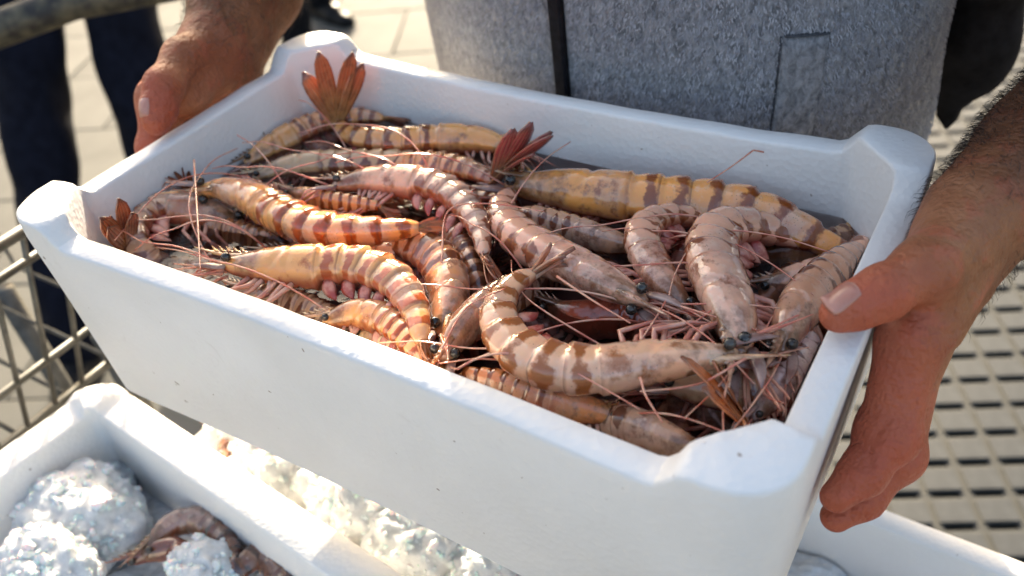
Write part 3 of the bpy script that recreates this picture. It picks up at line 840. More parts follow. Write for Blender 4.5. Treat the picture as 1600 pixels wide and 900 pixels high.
PRAWNS = [
  ('amber banded prawn along the back wall, tail standing up in the far corner', [[-23.7, 93.1, -30.0], [-52.5, 93.5, -30.0], [-78.1, 83.5, -30.0], [-104.2, 69.8, -30.0], [-132.2, 65.9, -30.0], [-157.9, 77.9, -30.0]], 10.34, 125, 'amber', [-146.1, 76.8, 24.0], 'W', 2, []),
  ('amber prawn against the left end of the box with red legs at its head', [[-188.5, 19.5, -36.0], [-185.0, 38.4, -36.0], [-180.3, 60.1, -36.0], [-172.6, 80.0, -36.0], [-154.3, 96.5, -36.0], [-136.8, 103.2, -36.0]], 10.66, 55, 'amber', None, None, 5, []),
  ('slim grey prawn with pink swimmerets just below the back amber prawn', [[-169.4, 7.3, -36.0], [-156.0, 25.9, -36.0], [-134.8, 39.5, -36.0], [-111.6, 50.5, -36.0], [-85.8, 64.2, -36.0], [-67.1, 73.3, -36.0]], 9.43, 60, 'grey', None, None, 4, []),
  ('prawn with a crimson tail fan raised near the middle of the back wall', [[-121.9, 53.5, -45.0], [-88.7, 60.0, -40.0], [-65.6, 64.1, -36.0], [-42.0, 65.4, -34.0], [-18.4, 61.2, -34.0]], 10.02, 60, 'rose', [18.9, 64.9, 12.0], None, 0, []),
  ('long yellowish prawn lying under the right half of the back wall', [[-7.9, 55.9, -30.0], [22.6, 62.7, -30.0], [56.4, 68.3, -30.0], [84.5, 74.6, -30.0], [111.4, 81.3, -30.0], [135.5, 83.0, -30.0], [156.9, 80.8, -34.0], [173.9, 81.2, -40.0], [188.3, 84.1, -45.0]], 14.91, 65, 'yellow', None, None, 8, [[[127.2, 127.1, -4.0], [118.0, 87.8, -4.0], [111.0, 65.1, -4.0]]]),
  ('curled mottled prawn in the left front corner of the box', [[-142.6, -29.9, -40.0], [-165.4, -37.2, -34.0], [-186.2, -46.4, -30.0], [-189.9, -61.1, -30.0], [-180.1, -76.0, -32.0], [-168.2, -79.4, -40.0], [-157.4, -72.0, -50.0]], 12.59, 155, 'grey', None, None, 0, []),
  ('prawn whose red tail fan stands against the left wall', [[-145.5, -59.9, -55.0], [-163.6, -71.4, -50.0], [-176.2, -80.2, -42.0], [-183.0, -81.2, -34.0]], 8.97, 90, 'amber', [-159.9, -90.4, 6.0], 'H', 0, []),
  ('prawn showing a small dark pointed tail against the left wall', [[-198.4, -6.2, -60.0], [-212.9, -10.5, -55.0], [-215.0, -19.3, -45.0], [-213.0, -25.1, -36.0]], 8.33, 90, 'yellow', [-195.6, -29.8, -12.0], 'H', 0, []),
  ('large sunlit orange prawn with tail spread flat left of the middle', [[-170.1, -33.3, -21.0], [-156.1, -24.6, -21.0], [-129.0, -25.0, -21.0], [-103.1, -30.9, -21.0], [-77.0, -33.1, -21.0], [-55.9, -27.9, -21.0], [-38.4, -19.1, -21.0], [-21.8, -9.4, -21.0]], 13.04, 140, 'orange', [-8.5, -2.7, -20.0], None, 5, [[[-173.3, -25.4, -4.0], [-128.6, -64.1, -4.0], [-84.9, -102.3, -4.0]]]),
  ('small pale yellow prawn between two larger ones left of the middle', [[-125.9, -3.6, -28.0], [-101.4, -2.3, -28.0], [-82.2, 1.4, -28.0], [-64.4, 6.1, -28.0]], 6.72, 90, 'yellow', None, None, 0, []),
  ('pale pink prawn curving down to the middle with swimmerets showing', [[-95.7, 5.0, -22.0], [-81.0, 17.0, -22.0], [-58.4, 24.8, -22.0], [-34.0, 26.2, -22.0], [-10.5, 17.3, -22.0], [9.4, 1.7, -22.0], [23.4, -15.2, -22.0]], 10.61, 40, 'pink', None, None, 5, [[[22.0, -46.6, -4.0], [0.4, -9.6, -4.0], [15.2, 4.2, -4.0], [46.3, 9.8, -4.0]]]),
  ('dark brown prawn wedged in the middle of the pile', [[-33.0, 22.8, -36.0], [-10.5, 5.5, -36.0], [8.9, -9.1, -36.0], [21.1, -20.6, -40.0]], 9.57, 80, 'brown', None, None, 0, []),
  ('pinkish white prawn with brown saddle bands pointing right at the centre', [[116.3, -21.1, -16.0], [97.4, -15.4, -17.0], [75.4, -9.0, -18.0], [51.9, -2.6, -20.0], [28.6, 8.1, -22.0], [8.6, 26.9, -26.0], [-0.9, 51.5, -30.0]], 12.59, 45, 'pink', None, None, 6, []),
  ('greyish prawn under a bundle of pale legs right of the centre', [[87.0, 35.6, -33.0], [65.2, 34.6, -33.0], [43.1, 35.9, -33.0], [22.3, 36.9, -33.0]], 9.79, 60, 'grey', None, None, 8, []),
  ('arched prawn with brown spots left of its twin beside the back right', [[132.6, -7.4, -26.0], [120.7, -1.9, -22.0], [106.2, 10.2, -20.0], [92.9, 27.6, -20.0], [91.7, 49.5, -24.0], [102.2, 63.2, -28.0], [114.9, 72.7, -34.0]], 10.34, 35, 'pink', None, None, 0, []),
  ('plump spotted prawn bent like a hook with its eye facing the front', [[166.0, -36.2, -16.0], [155.7, -15.4, -16.0], [143.5, 3.1, -16.0], [130.7, 23.7, -18.0], [125.9, 47.2, -22.0], [134.4, 65.8, -28.0], [148.8, 74.8, -34.0], [163.1, 78.9, -40.0]], 14.5, 45, 'pink', None, None, 6, []),
  ('grey brown prawn under the thumb beside the right wall', [[179.2, -21.9, -22.0], [176.8, 1.7, -22.0], [179.0, 29.7, -26.0], [183.8, 58.4, -32.0], [187.2, 85.3, -40.0]], 11.92, 65, 'grey', None, None, 5, []),
  ('big cream prawn curled in the front with red belly, topmost of the pile', [[165.0, -38.7, -12.0], [150.1, -48.2, -12.0], [133.6, -59.4, -12.0], [116.5, -72.5, -12.0], [97.0, -78.4, -12.0], [77.5, -73.8, -12.0], [63.2, -60.2, -12.0], [58.1, -42.7, -12.0], [61.6, -27.7, -12.0]], 12.36, 30, 'cream', [76.3, -16.5, 0.0], None, 6, [[[84.1, -44.0, 6.0], [107.1, -52.4, 6.0], [126.0, -58.2, 6.0]]]),
  ('mottled brown prawn facing the front rim with one dark eye showing', [[47.8, -87.1, -22.0], [44.9, -71.3, -22.0], [45.9, -51.3, -24.0], [46.0, -26.4, -32.0], [46.2, 9.8, -50.0]], 11.25, 95, 'brown', None, None, 2, [[[65.8, -114.3, -4.0], [73.2, -94.5, -4.0], [84.9, -85.6, -4.0], [101.2, -82.0, -4.0], [126.9, -86.8, -4.0], [145.2, -91.0, -4.0]], [[56.3, -96.1, -4.0], [51.5, -68.9, -4.0], [60.2, -50.3, -4.0]]]),
  ('sunlit orange prawn bent downward near the left front rim', [[-95.4, -82.1, -18.0], [-71.6, -73.3, -18.0], [-48.6, -64.2, -18.0], [-26.1, -55.3, -18.0], [-2.1, -57.3, -18.0], [20.5, -70.4, -18.0], [34.7, -85.5, -18.0]], 11.97, 40, 'orange', [41.9, -91.2, -22.0], None, 5, []),
  ('small orange prawn tucked below the bent sunlit one', [[-23.6, -88.5, -26.0], [-11.4, -76.2, -26.0], [9.0, -75.9, -26.0], [31.7, -84.6, -26.0]], 8.57, 50, 'orange', None, None, 0, []),
  ('pale prawn half hidden behind the middle of the front rim', [[-9.6, -81.0, -34.0], [10.6, -81.5, -34.0], [32.4, -82.7, -34.0]], 6.74, 60, 'cream', None, None, 0, []),
  ('olive brown prawn standing on its head left of the centre', [[32.0, -67.9, -30.0], [19.1, -43.0, -32.0], [-1.2, -21.1, -34.0], [-23.6, -11.1, -36.0], [-48.9, -8.6, -40.0]], 12.87, 120, 'amber', None, None, 0, []),
  ('amber prawn along the front rim with a black eye near the right', [[129.5, -77.2, -30.0], [110.8, -80.7, -30.0], [92.8, -82.0, -30.0], [73.6, -82.8, -30.0], [57.3, -84.0, -30.0]], 7.75, 115, 'amber', None, None, 2, []),
  ('grey prawn with smooth shell against the right end of the front rim', [[171.6, -84.0, -26.0], [155.4, -83.4, -26.0], [140.0, -79.8, -30.0], [119.0, -73.6, -40.0], [96.5, -68.2, -50.0]], 9.44, 85, 'grey', None, None, 2, []),
  ('pale grey mottled prawn lying behind the orange tail at front right', [[137.8, -48.5, -34.0], [153.4, -43.5, -34.0], [168.5, -38.0, -34.0], [182.6, -30.3, -34.0]], 10.96, 60, 'grey', None, None, 0, []),
  ('prawn with a rust orange tail fan upright in the front right corner', [[201.2, -48.1, -55.0], [193.1, -49.9, -50.0], [185.9, -54.8, -42.0], [180.0, -59.2, -34.0]], 6.86, 90, 'orange', [167.2, -76.2, 12.0], 'HW', 0, [[[138.2, -75.6, -4.0], [144.7, -83.9, -4.0], [155.3, -93.2, -4.0]], [[171.2, -48.1, -4.0], [159.6, -69.2, -4.0], [141.4, -82.5, -4.0]]]),
  ('bluish white prawn along the right wall near the front corner', [[178.1, -54.5, -30.0], [181.7, -35.8, -30.0], [186.2, -15.1, -30.0], [185.4, -3.1, -30.0]], 7.47, 70, 'blue', None, None, 0, []),
  ('dull pink prawn between the hooked prawn and the right wall', [[150.4, 36.7, -40.0], [166.8, 50.6, -40.0], [181.4, 65.5, -40.0], [187.6, 83.7, -40.0]], 10.26, 70, 'pink', None, None, 3, []),
  ('brown prawn deep in the far right corner', [[139.1, 65.7, -44.0], [155.9, 76.7, -44.0], [171.8, 90.9, -44.0], [182.5, 106.6, -44.0]], 9.45, 70, 'brown', None, None, 0, []),
  ('wet grey prawn lying along the left part of the front rim', [[-98.0, -82.6, -36.0], [-72.4, -79.6, -36.0], [-47.5, -77.1, -36.0], [-25.4, -77.7, -36.0]], 9.21, 60, 'grey', None, None, 3, []),
  ('dark prawn beneath the head of the large orange one', [[-184.0, -44.6, -42.0], [-155.5, -39.5, -42.0], [-129.8, -35.5, -42.0], [-109.6, -32.2, -42.0]], 9.47, 80, 'brown', None, None, 0, []),
  ('dark red prawn inside the curl of the big cream one', [[59.0, -18.6, -42.0], [80.7, -18.2, -42.0], [97.3, -9.4, -42.0], [116.9, -7.5, -42.0]], 11.96, 80, 'red', None, None, 0, []),
  ('prawn with bluish claws below the arched pair', [[128.9, -13.1, -36.0], [137.9, -4.0, -36.0], [142.7, 8.2, -36.0]], 7.82, 80, 'blue', None, None, 0, []),
  ('small reddish prawn between the centre and the orange ones', [[12.2, -0.1, -45.0], [5.3, -15.2, -45.0], [-1.2, -24.1, -45.0]], 8.95, 80, 'red', None, None, 0, []),
  ('grey prawn under the raised crimson tail', [[-61.3, 28.3, -45.0], [-44.9, 38.9, -45.0], [-28.6, 49.5, -45.0], [-7.0, 51.3, -45.0]], 10.03, 80, 'grey', None, None, 0, []),
  ('prawn deep between the hooked prawn and the thumb', [[155.0, 19.9, -45.0], [155.9, 36.0, -45.0], [159.8, 54.2, -45.0]], 8.89, 80, 'brown', None, None, 0, []),
  ('brown prawn below the belly of the big cream one', [[92.9, -60.7, -42.0], [114.2, -51.3, -42.0], [132.9, -37.0, -42.0], [146.8, -25.9, -42.0]], 8.7, 70, 'brown', None, None, 0, []),
  ('grey prawn behind the rust orange tail', [[172.9, -56.1, -45.0], [162.1, -49.6, -45.0], [154.5, -45.1, -45.0]], 8.27, 80, 'grey', None, None, 0, []),
  ('pink prawn between the two sunlit orange ones', [[-101.9, -44.9, -40.0], [-86.5, -34.9, -40.0], [-66.7, -24.3, -40.0], [-43.1, -19.0, -40.0]], 9.41, 70, 'pink', None, None, 3, []),
  ('dark reddish prawn in the gap of the arched pair', [[111.7, 12.0, -42.0], [109.6, 33.3, -42.0], [106.4, 49.6, -42.0]], 8.59, 80, 'red', None, None, 0, []),
]

for (lab, pts, hw, ang, tint, fan, ext, legs, ants) in PRAWNS:
    prawn(lab, pts, hw, ang, tint, fan, ext, legs, ants, group='prawns in the held box')

def fillers():
    r = random.Random(3)
    spots = [(x, y) for x in (-.15, -.09, -.03, .03, .09, .15) for y in (-.075, -.03, .02, .065)]
    for k, (x, y) in enumerate(spots):
        a = r.uniform(0, 2 * PI); cv = r.uniform(-1.2, 1.2); z = -.052 - .006 * (k % 3)
        p = []
        L = r.uniform(.085, .11)
        px, py = x + r.uniform(-.015, .015) - math.cos(a) * L * .4, y + r.uniform(-.012, .012) - math.sin(a) * L * .4
        for i in range(6):
            p.append((max(-.178, min(.178, px)) * 1000, max(-.094, min(.094, py)) * 1000, z * 1000 + r.uniform(-2, 2)))
            px += math.cos(a) * L / 5; py += math.sin(a) * L / 5; a += cv / 5
        prawn('dim prawn of the lower layer seen only in the gaps between the others', p, r.uniform(9.5, 11.5), r.choice((50, 70, 110, 130)),
              r.choice(('grey', 'brown', 'amber', 'red', 'grey', 'pink')), legs=1, group='prawns of the lower layer', detail=True)
fillers()
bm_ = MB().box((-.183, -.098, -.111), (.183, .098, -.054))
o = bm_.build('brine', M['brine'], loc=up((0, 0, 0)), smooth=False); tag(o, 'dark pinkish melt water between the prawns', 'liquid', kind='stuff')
WV = [(-.1915 + .383 * i / 40, -.1055 + .211 * j / 24, -.0355) for j in range(25) for i in range(41)]
WF = [(j * 41 + i, j * 41 + i + 1, j * 41 + i + 42, j * 41 + i + 41) for j in range(24) for i in range(40)]
w_ = mesh_obj('water_surface', WV, WF, M['film'], o); tag(w_, kind='stuff')

# ---------------------------------------------------------------- the person holding the box
PH = math.radians(7); TC = np.array([-.0145, .288]); TA, TB = .1915, .125     # torso ellipse
FW = np.array([-math.sin(PH), -math.cos(PH)]); SD = np.array([math.cos(PH), -math.sin(PH)])
def torso(alpha, z, off=0.0):
    """point on the vest: alpha 0 = front centre, positive towards the picture's right"""
    a = TA + off; b = TB + off
    w = 1 + .05 * math.cos((z - .05) * 9)
    p = TC + SD * a * w * math.sin(alpha) + FW * b * w * math.cos(alpha)
    return np.array([p[0], p[1], z])

def flip_if_inside_out(V, F):
    v = V[F]; vol = np.einsum('ij,ij->i', v[:, 0], np.cross(v[:, 1], v[:, 2])).sum() + np.einsum('ij,ij->i', v[:, 0], np.cross(v[:, 2], v[:, 3])).sum()
    return F[:, ::-1] if vol < 0 else F

def wrinkle(P, d, cen, ax, amp, per, rad):
    q = P - np.array(cen); ax = np.array(ax, float); ax /= np.linalg.norm(ax)
    m = np.clip(1 - np.linalg.norm(q, axis=1) / rad, 0, 1)
    return d + amp * m * (np.abs(np.sin(q @ ax * PI / per)) < .35) * 1.0 - amp * .5 * m

def right_arm_f(P):      # the hand at the right of the picture
    pal = chain(P, [(.322, .285, .070), (.2555, .120, .014), (.2325, .060, .016)], (.043, .031, .0185))
    pal = smin(pal, chain(P, [(.322, .285, .060), (.2575, .125, -.008), (.2345, .072, -.004)], (.040, .029, .0170)), .02)
    mc = [((.2325, .052, .012), (.2245, -.001, -.012), .0165, .0128), ((.234, .060, .000), (.2262, .010, -.028), .0155, .0125),
          ((.235, .066, -.012), (.2275, .029, -.044), .0145, .0115), ((.235, .072, -.022), (.2275, .043, -.056), .0135, .0105)]
    for a, b, ra, rb in mc: pal = smin(pal, cone(P, a, b, ra, rb), .011)
    pal = smin(pal, cone(P, (.227, .040, .012), (.2245, .016, .004), .0125, .0115), .012)       # web of the thumb
    pal = smin(pal, cone(P, (.2465, .052, .012), (.2375, .002, -.010), .0022, .0020), .006)      # tendon of the first finger
    pal = smin(pal, chain(P, [(.2480, .060, .004), (.2440, .034, -.006), (.2395, .016, -.020)], (.0016, .0016, .0014)), .006)
    fing = [([(.2245, -.001, -.012), (.2265, -.0235, -.046), (.2222, -.0415, -.0545), (.2155, -.0535, -.0600)], (.0128, .0116, .0090, .0066)),
            ([(.2262, .010, -.028), (.2310, -.0165, -.0645), (.2240, -.0365, -.0755), (.2165, -.0475, -.0805)], (.0126, .0110, .0088, .0066)),
            ([(.2275, .029, -.044), (.2275, .010, -.082), (.2210, -.006, -.097), (.2155, -.016, -.105)], (.0118, .0105, .0092, .0074)),
            ([(.2275, .043, -.056), (.2255, .027, -.092), (.2200, .014, -.105), (.2152, .005, -.112)], (.0106, .0095, .0084, .007))]
    ds = [pal]
    for pts, rad in fing:
        e = chain(P, pts, rad, .005)
        e = smin(e, np.linalg.norm(P - np.array(pts[1]), axis=1) - rad[1] * 1.14, .004)
        ds.append(smin(pal, e, .006))
    th = chain(P, [(.2310, .040, .0150), (.2225, .008, .0175), (.2110, -.0120, .0158), (.2035, -.0198, .0128), (.1985, -.0252, .0108)],
               (.0140, .0118, .0094, .0086, .0068), .006)
    th = smin(th, np.linalg.norm(P - np.array((.2115, -.0112, .0162)), axis=1) - .0100, .004)
    th = wrinkle(P, th, (.2118, -.0110, .027), (.75, .65, 0), .0007, .0030, .013)
    ds.append(smin(pal, th, .009))
    d = ds[0]
    for e in ds[1:]: d = smin(d, e, .0010)
    d = wrinkle(P, d, (.2375, -.026, -.040), (.0, .55, .83), .0006, .0032, .014)
    return d

THM, THI, THD, THT = (-.2240, .0270, .030), (-.2155, .0010, .0240), (-.2105, -.0110, .0160), (-.2075, -.0180, .0110)
def left_arm_f(P):       # the hand at the left of the picture
    pal = chain(P, [(-.400, .29, .150), (-.262, .130, .055), (-.2345, .068, .026)], (.044, .036, .0215))
    pal = smin(pal, chain(P, [(-.400, .29, .140), (-.266, .132, .031), (-.2385, .072, .004)], (.042, .033, .0195)), .02)
    mc = [((-.2370, .056, .020), (-.2440, .013, .004), .0175, .0132), ((-.2400, .062, .006), (-.2460, .029, -.012), .0165, .0128),
          ((-.2410, .068, -.006), (-.2460, .043, -.028), .0155, .0120), ((-.2405, .074, -.018), (-.2440, .056, -.042), .0145, .0110)]
    for a, b, ra, rb in mc: pal = smin(pal, cone(P, a, b, ra, rb), .011)
    pal = smin(pal, cone(P, (-.230, .052, .020), (-.2245, .022, .008), .0160, .0135), .012)
    fing = [([(-.2440, .013, .004), (-.2375, -.007, -.020), (-.2290, -.014, -.044), (-.2195, -.018, -.058)], (.0128, .0110, .0096, .0078)),
            ([(-.2460, .029, -.012), (-.2430, .010, -.044), (-.2310, .002, -.066), (-.2190, -.002, -.078)], (.0128, .0112, .0096, .0078)),
            ([(-.2460, .043, -.028), (-.2420, .026, -.062), (-.2300, .018, -.084), (-.2185, .014, -.094)], (.0118, .0105, .0092, .0074)),
            ([(-.2440, .056, -.042), (-.2390, .042, -.072), (-.2280, .034, -.092), (-.2180, .030, -.102)], (.0106, .0095, .0084, .007))]
    ds = [pal]
    for pts, rad in fing:
        e = chain(P, pts, rad, .005)
        e = smin(e, np.linalg.norm(P - np.array(pts[1]), axis=1) - rad[1] * 1.07, .004)
        ds.append(smin(pal, e, .010))
    th = chain(P, [(-.2290, .054, .024), THM, THI, THD, THT],
               (.0150, .0122, .0106, .0102, .0084), .006)
    th = smin(th, np.linalg.norm(P - np.array(THI), axis=1) - .0112, .004)
    th = wrinkle(P, th, np.array(THI) + np.array((.002, -.008, .008)), (.2, -.8, -.5), .0007, .0030, .014)
    ds.append(smin(pal, th, .010))
    d = ds[0]
    for e in ds[1:]: d = smin(d, e, .0022)
    return d

def body_f(P):
    t3 = lambda u, v, z: (TC[0] + SD[0] * u + FW[0] * v, TC[1] + SD[1] * u + FW[1] * v, z)
    d = chain(P, [t3(-.07, 0, -.10), t3(-.06, 0, .12), t3(-.08, 0, .30)], (.095, .095, .095))
    d = smin(d, chain(P, [t3(.07, 0, -.10), t3(.06, 0, .12), t3(.08, 0, .30)], (.095, .095, .095)), .06)
    d = smin(d, cone(P, t3(-.13, 0, .36), t3(.13, 0, .36), .065, .065), .05)
    d = smin(d, cone(P, t3(0, .0, .38), t3(0, .03, .48), .06, .055), .03)
    hd = cone(P, t3(0, .035, .55), t3(0, .04, .62), .078, .088)                      # head
    hd = smin(hd, cone(P, t3(0, .07, .51), t3(0, .075, .53), .04, .05), .03)          # jaw
    hd = smin(hd, cone(P, t3(0, .125, .565), t3(0, .135, .545), .010, .016), .015)    # nose
    for s in (-1, 1): hd = smin(hd, cone(P, t3(.085 * s, .02, .555), t3(.092 * s, .015, .585), .012, .016), .01)
    d = smin(d, hd, .03)
    d = smin(d, cone(P, t3(.17, 0, .35), (.322, .285, .065), .058, .044), .03)
    d = smin(d, cone(P, t3(-.17, 0, .38), (-.400, .29, .145), .052, .045), .03)
    for s in (-1, 1):
        d = smin(d, chain(P, [t3(.09 * s, 0, -.12), t3(.10 * s, .01, -.53), t3(.10 * s, -.03, -.98)], (.085, .058, .042)), .03)
        d = smin(d, cone(P, t3(.10 * s, -.03, -1.0), t3(.11 * s, .12, -1.02), .04, .03), .02)
    return d

def build_person():
    root = empty('person', (TC[0], TC[1], 0), 'person in a grey fleece vest holding up the polystyrene box of prawns', 'person')
    off = np.array([-TC[0], -TC[1], RIM])
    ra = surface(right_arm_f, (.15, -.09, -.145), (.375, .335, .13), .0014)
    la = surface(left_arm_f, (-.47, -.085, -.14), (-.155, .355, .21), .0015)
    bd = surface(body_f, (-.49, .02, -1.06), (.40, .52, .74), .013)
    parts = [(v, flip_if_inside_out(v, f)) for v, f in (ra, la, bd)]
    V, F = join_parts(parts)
    o = mesh_obj('body', V + off, F.tolist(), M['skin'], root)
    at = o.data.attributes.new('flush', 'FLOAT', 'POINT')
    fl = np.clip((.0 - V[:, 1]) / .03 + .35, 0, 1) * (np.abs(V[:, 0]) > .15) * (V[:, 1] < .1)
    fl = np.clip(fl + np.where((V[:, 0] < -.15) & (V[:, 1] < .06), .25, 0), 0, 1)
    at.data.foreach_set('value', fl.astype(np.float32))
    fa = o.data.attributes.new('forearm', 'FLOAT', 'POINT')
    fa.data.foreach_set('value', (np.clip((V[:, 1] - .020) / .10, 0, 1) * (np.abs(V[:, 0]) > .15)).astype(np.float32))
    # forearm hair
    for (v, f), rho in zip(parts[:2], (5200, 5200)):
        nrm = np.zeros_like(v); q = v[f]
        fn = np.cross(q[:, 2] - q[:, 0], q[:, 3] - q[:, 1])
        for k in range(4): np.add.at(nrm, f[:, k], fn)
        nrm /= np.linalg.norm(nrm, axis=1)[:, None] + 1e-12
        y = v[:, 1]
        w = np.clip((y - .045) / .05, 0, 1) * (y < .2)
        w = w * np.clip(nrm[:, 2] * .6 + np.abs(nrm[:, 0]) * .7, .05, 1)
        pick = rng.choice(len(v), size=rho, replace=False, p=w / w.sum())
        HV = []; HF = []
        for i in pick:
            dirn = np.array([0, -1, -.15]) + rng.normal(0, .35, 3)
            dirn -= nrm[i] * dirn.dot(nrm[i]); dirn /= np.linalg.norm(dirn)
            L = rng.uniform(.006, .013); sd = np.cross(nrm[i], dirn) * .00013
            a = v[i] - nrm[i] * .0005
            b = v[i] + dirn * L * .5 + nrm[i] * L * .30; c = v[i] + dirn * L + nrm[i] * L * .26
            n0 = len(HV)
            up_ = nrm[i] * .0001
            HV += [a - sd, a + sd, a + up_, b - sd * .8, b + sd * .8, b + up_ * .8, c]
            HF += [tuple(n0 + k for k in t_) for t_ in ((0, 1, 4, 3), (1, 2, 5, 4), (2, 0, 3, 5), (3, 4, 6), (4, 5, 6), (5, 3, 6))]
        h = mesh_obj('arm_hair', np.array(HV) + off, HF, M['hair'], root); tag(h, kind='stuff')
    # thumb nails: curved plates bedded in the thumb tips
    def nail(f, cen, ax, nor, ln, wd):
        ax = np.array(ax, float); ax /= np.linalg.norm(ax); nor = np.array(nor, float); nor -= ax * nor.dot(ax); nor /= np.linalg.norm(nor)
        sd = np.cross(ax, nor); n = m = 12; P0 = []
        for i in range(n + 1):
            for j in range(m + 1):
                u = i / n * 2 - 1; q = j / m * 2 - 1
                x = u * ln / 2 * math.sqrt(1 - .18 * q * q); y = q * wd / 2 * math.sqrt(1 - (.22 if u > 0 else .30) * u * u)
                P0.append(np.array(cen) + ax * x + sd * y + nor * .03)
        P = np.array(P0); dist = np.zeros(len(P))
        for _ in range(60): dist = np.minimum(dist + f(P - nor * dist[:, None]) * .9, .0325)
        base = P - nor * dist[:, None]
        uq = np.array([(i / n * 2 - 1, j / m * 2 - 1) for i in range(n + 1) for j in range(m + 1)])
        edge = np.clip((1 - np.abs(uq).max(1)) * 3.5, 0, 1)
        NV = list(base + nor * (.00015 + .0007 * edge ** .6)[:, None]) + list(base - nor * .0012)
        NF = []; st = m + 1; N1 = (n + 1) * st
        for i in range(n):
            for j in range(m):
                k = i * st + j
                NF += [(k, k + 1, k + st + 1, k + st), (N1 + k, N1 + k + st, N1 + k + st + 1, N1 + k + 1)]
            for j in (0, m):
                k = i * st + j; NF.append((k, k + st, N1 + k + st, N1 + k))
        for j in range(m):
            for i in (0, n):
                k = i * st + j; NF.append((k, k + 1, N1 + k + 1, N1 + k))
        mesh_obj('fingernail', np.array(NV) + off, NF, M['nail'], root)
    nail(right_arm_f, (.1985, -.0245, .02), (-.66, -.75, -.10), (-.12, -.22, 1), .0125, .0108)
    nail(left_arm_f, (-.2105, -.0150, .0140), (.25, -.70, -.55), (.08, -.70, .62), .0112, .0094)
    # vest with zip and pocket
    na, nz = 220, 110
    VV = []; VF = []
    for iz in range(nz + 1):
        z = -.16 + iz / nz * .52
        for ia in range(na):
            al = 2 * PI * ia / na
            f = .0025 * noise.noise((math.sin(al) * 3, math.cos(al) * 3, z * 9)) + .006 * noise.noise((math.sin(al) * 1.3 + 5, math.cos(al) * 1.3, z * 3.4))
            f += .003 * math.sin(z * 38 + math.sin(al * 3) * 2) * max(0, math.sin(al - .4)) ** 2
            if iz == 0: f -= .004
            VV.append(torso(al, z, f + .004))
    for iz in range(nz):
        for ia in range(na):
            VF.append((iz * na + ia, iz * na + (ia + 1) % na, (iz + 1) * na + (ia + 1) % na, (iz + 1) * na + ia))
    vest = mesh_obj('fleece_vest', np.array(VV) + off, VF, M['fleece'], root)
    def on_vest(al, z, lift):
        f = .0025 * noise.noise((math.sin(al) * 3, math.cos(al) * 3, z * 9)) + .006 * noise.noise((math.sin(al) * 1.3 + 5, math.cos(al) * 1.3, z * 3.4))
        f += .003 * math.sin(z * 38 + math.sin(al * 3) * 2) * max(0, math.sin(al - .4)) ** 2
        return torso(al, z, f + .004 + lift)
    NV = []; NF = []
    for k in range(80000):
        al = rng.uniform(-1.7, 1.7); z = rng.uniform(-.12, .34)
        if abs(al - ZIP_A) < .044: continue
        p = on_vest(al, z, 0); e1 = on_vest(al + .004, z, 0) - p; e1 /= np.linalg.norm(e1)
        nr = np.array([e1[1], -e1[0], 0])
        L = rng.uniform(.0019, .0037); dr = np.array([0, 0, -1]) * 1.0 + e1 * rng.normal(0, .55) + nr * rng.uniform(.25, .7)
        dr /= np.linalg.norm(dr); w = np.cross(dr, nr); w *= .00030 / (np.linalg.norm(w) + 1e-9)
        a = p - nr * .0004; b = p + dr * L * .55 + nr * .0006; c = p + dr * L
        n0 = len(NV); NV += [a - w, a + w, b + w * .9, b - w * .9, c]; NF += [(n0, n0 + 1, n0 + 2, n0 + 3), (n0 + 3, n0 + 2, n0 + 4)]
    tag(mesh_obj('fleece_nap', np.array(NV) + off, NF, M['nap'], vest), kind='stuff')
    def patch(name, mat, a0, a1, z0, z1, lift, na_=8, nz_=24, skew=0.0):
        PV = []; PF = []
        for lay in (0, 1):
            for i in range(nz_ + 1):
                for j in range(na_ + 1):
                    z = z0 + (z1 - z0) * i / nz_; al = a0 + (a1 - a0) * j / na_ + skew * (i / nz_)
                    e = min(i, nz_ - i, 1) * min(j, na_ - j, 1)
                    PV.append(on_vest(al, z, (lift * (.55 + .45 * e)) if lay == 0 else -.002))
        st = na_ + 1; N1 = st * (nz_ + 1)
        for i in range(nz_):
            for j in range(na_):
                a = i * st + j; PF += [(a, a + 1, a + st + 1, a + st), (N1 + a, N1 + a + st, N1 + a + st + 1, N1 + a + 1)]
            for j in (0, na_):
                a = i * st + j; PF.append((a, a + st, N1 + a + st, N1 + a))
        for j in range(na_):
            for i in (0, nz_):
                a = i * st + j; PF.append((a, a + 1, N1 + a + 1, N1 + a))
        return mesh_obj(name, np.array(PV) + off, PF, mat, vest)
    patch('zip', M['zip'], ZIP_A - .026, ZIP_A + .026, -.155, .355, .0042, nz_=60)
    patch('pocket', M['fleece'], POC_A - .085, POC_A + .06, -.13, POC_Z, .0030, 10, 20, -.01)
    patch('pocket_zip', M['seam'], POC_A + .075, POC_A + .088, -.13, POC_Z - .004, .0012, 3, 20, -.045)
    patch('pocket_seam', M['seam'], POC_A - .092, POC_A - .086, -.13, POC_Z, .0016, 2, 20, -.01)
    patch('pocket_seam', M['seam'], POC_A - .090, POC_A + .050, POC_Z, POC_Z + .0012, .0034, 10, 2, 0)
    # black shirt below the vest, loose at his hip, and sleeves
    t3 = lambda u, v, z: (TC[0] + SD[0] * u + FW[0] * v, TC[1] + SD[1] * u + FW[1] * v, z)
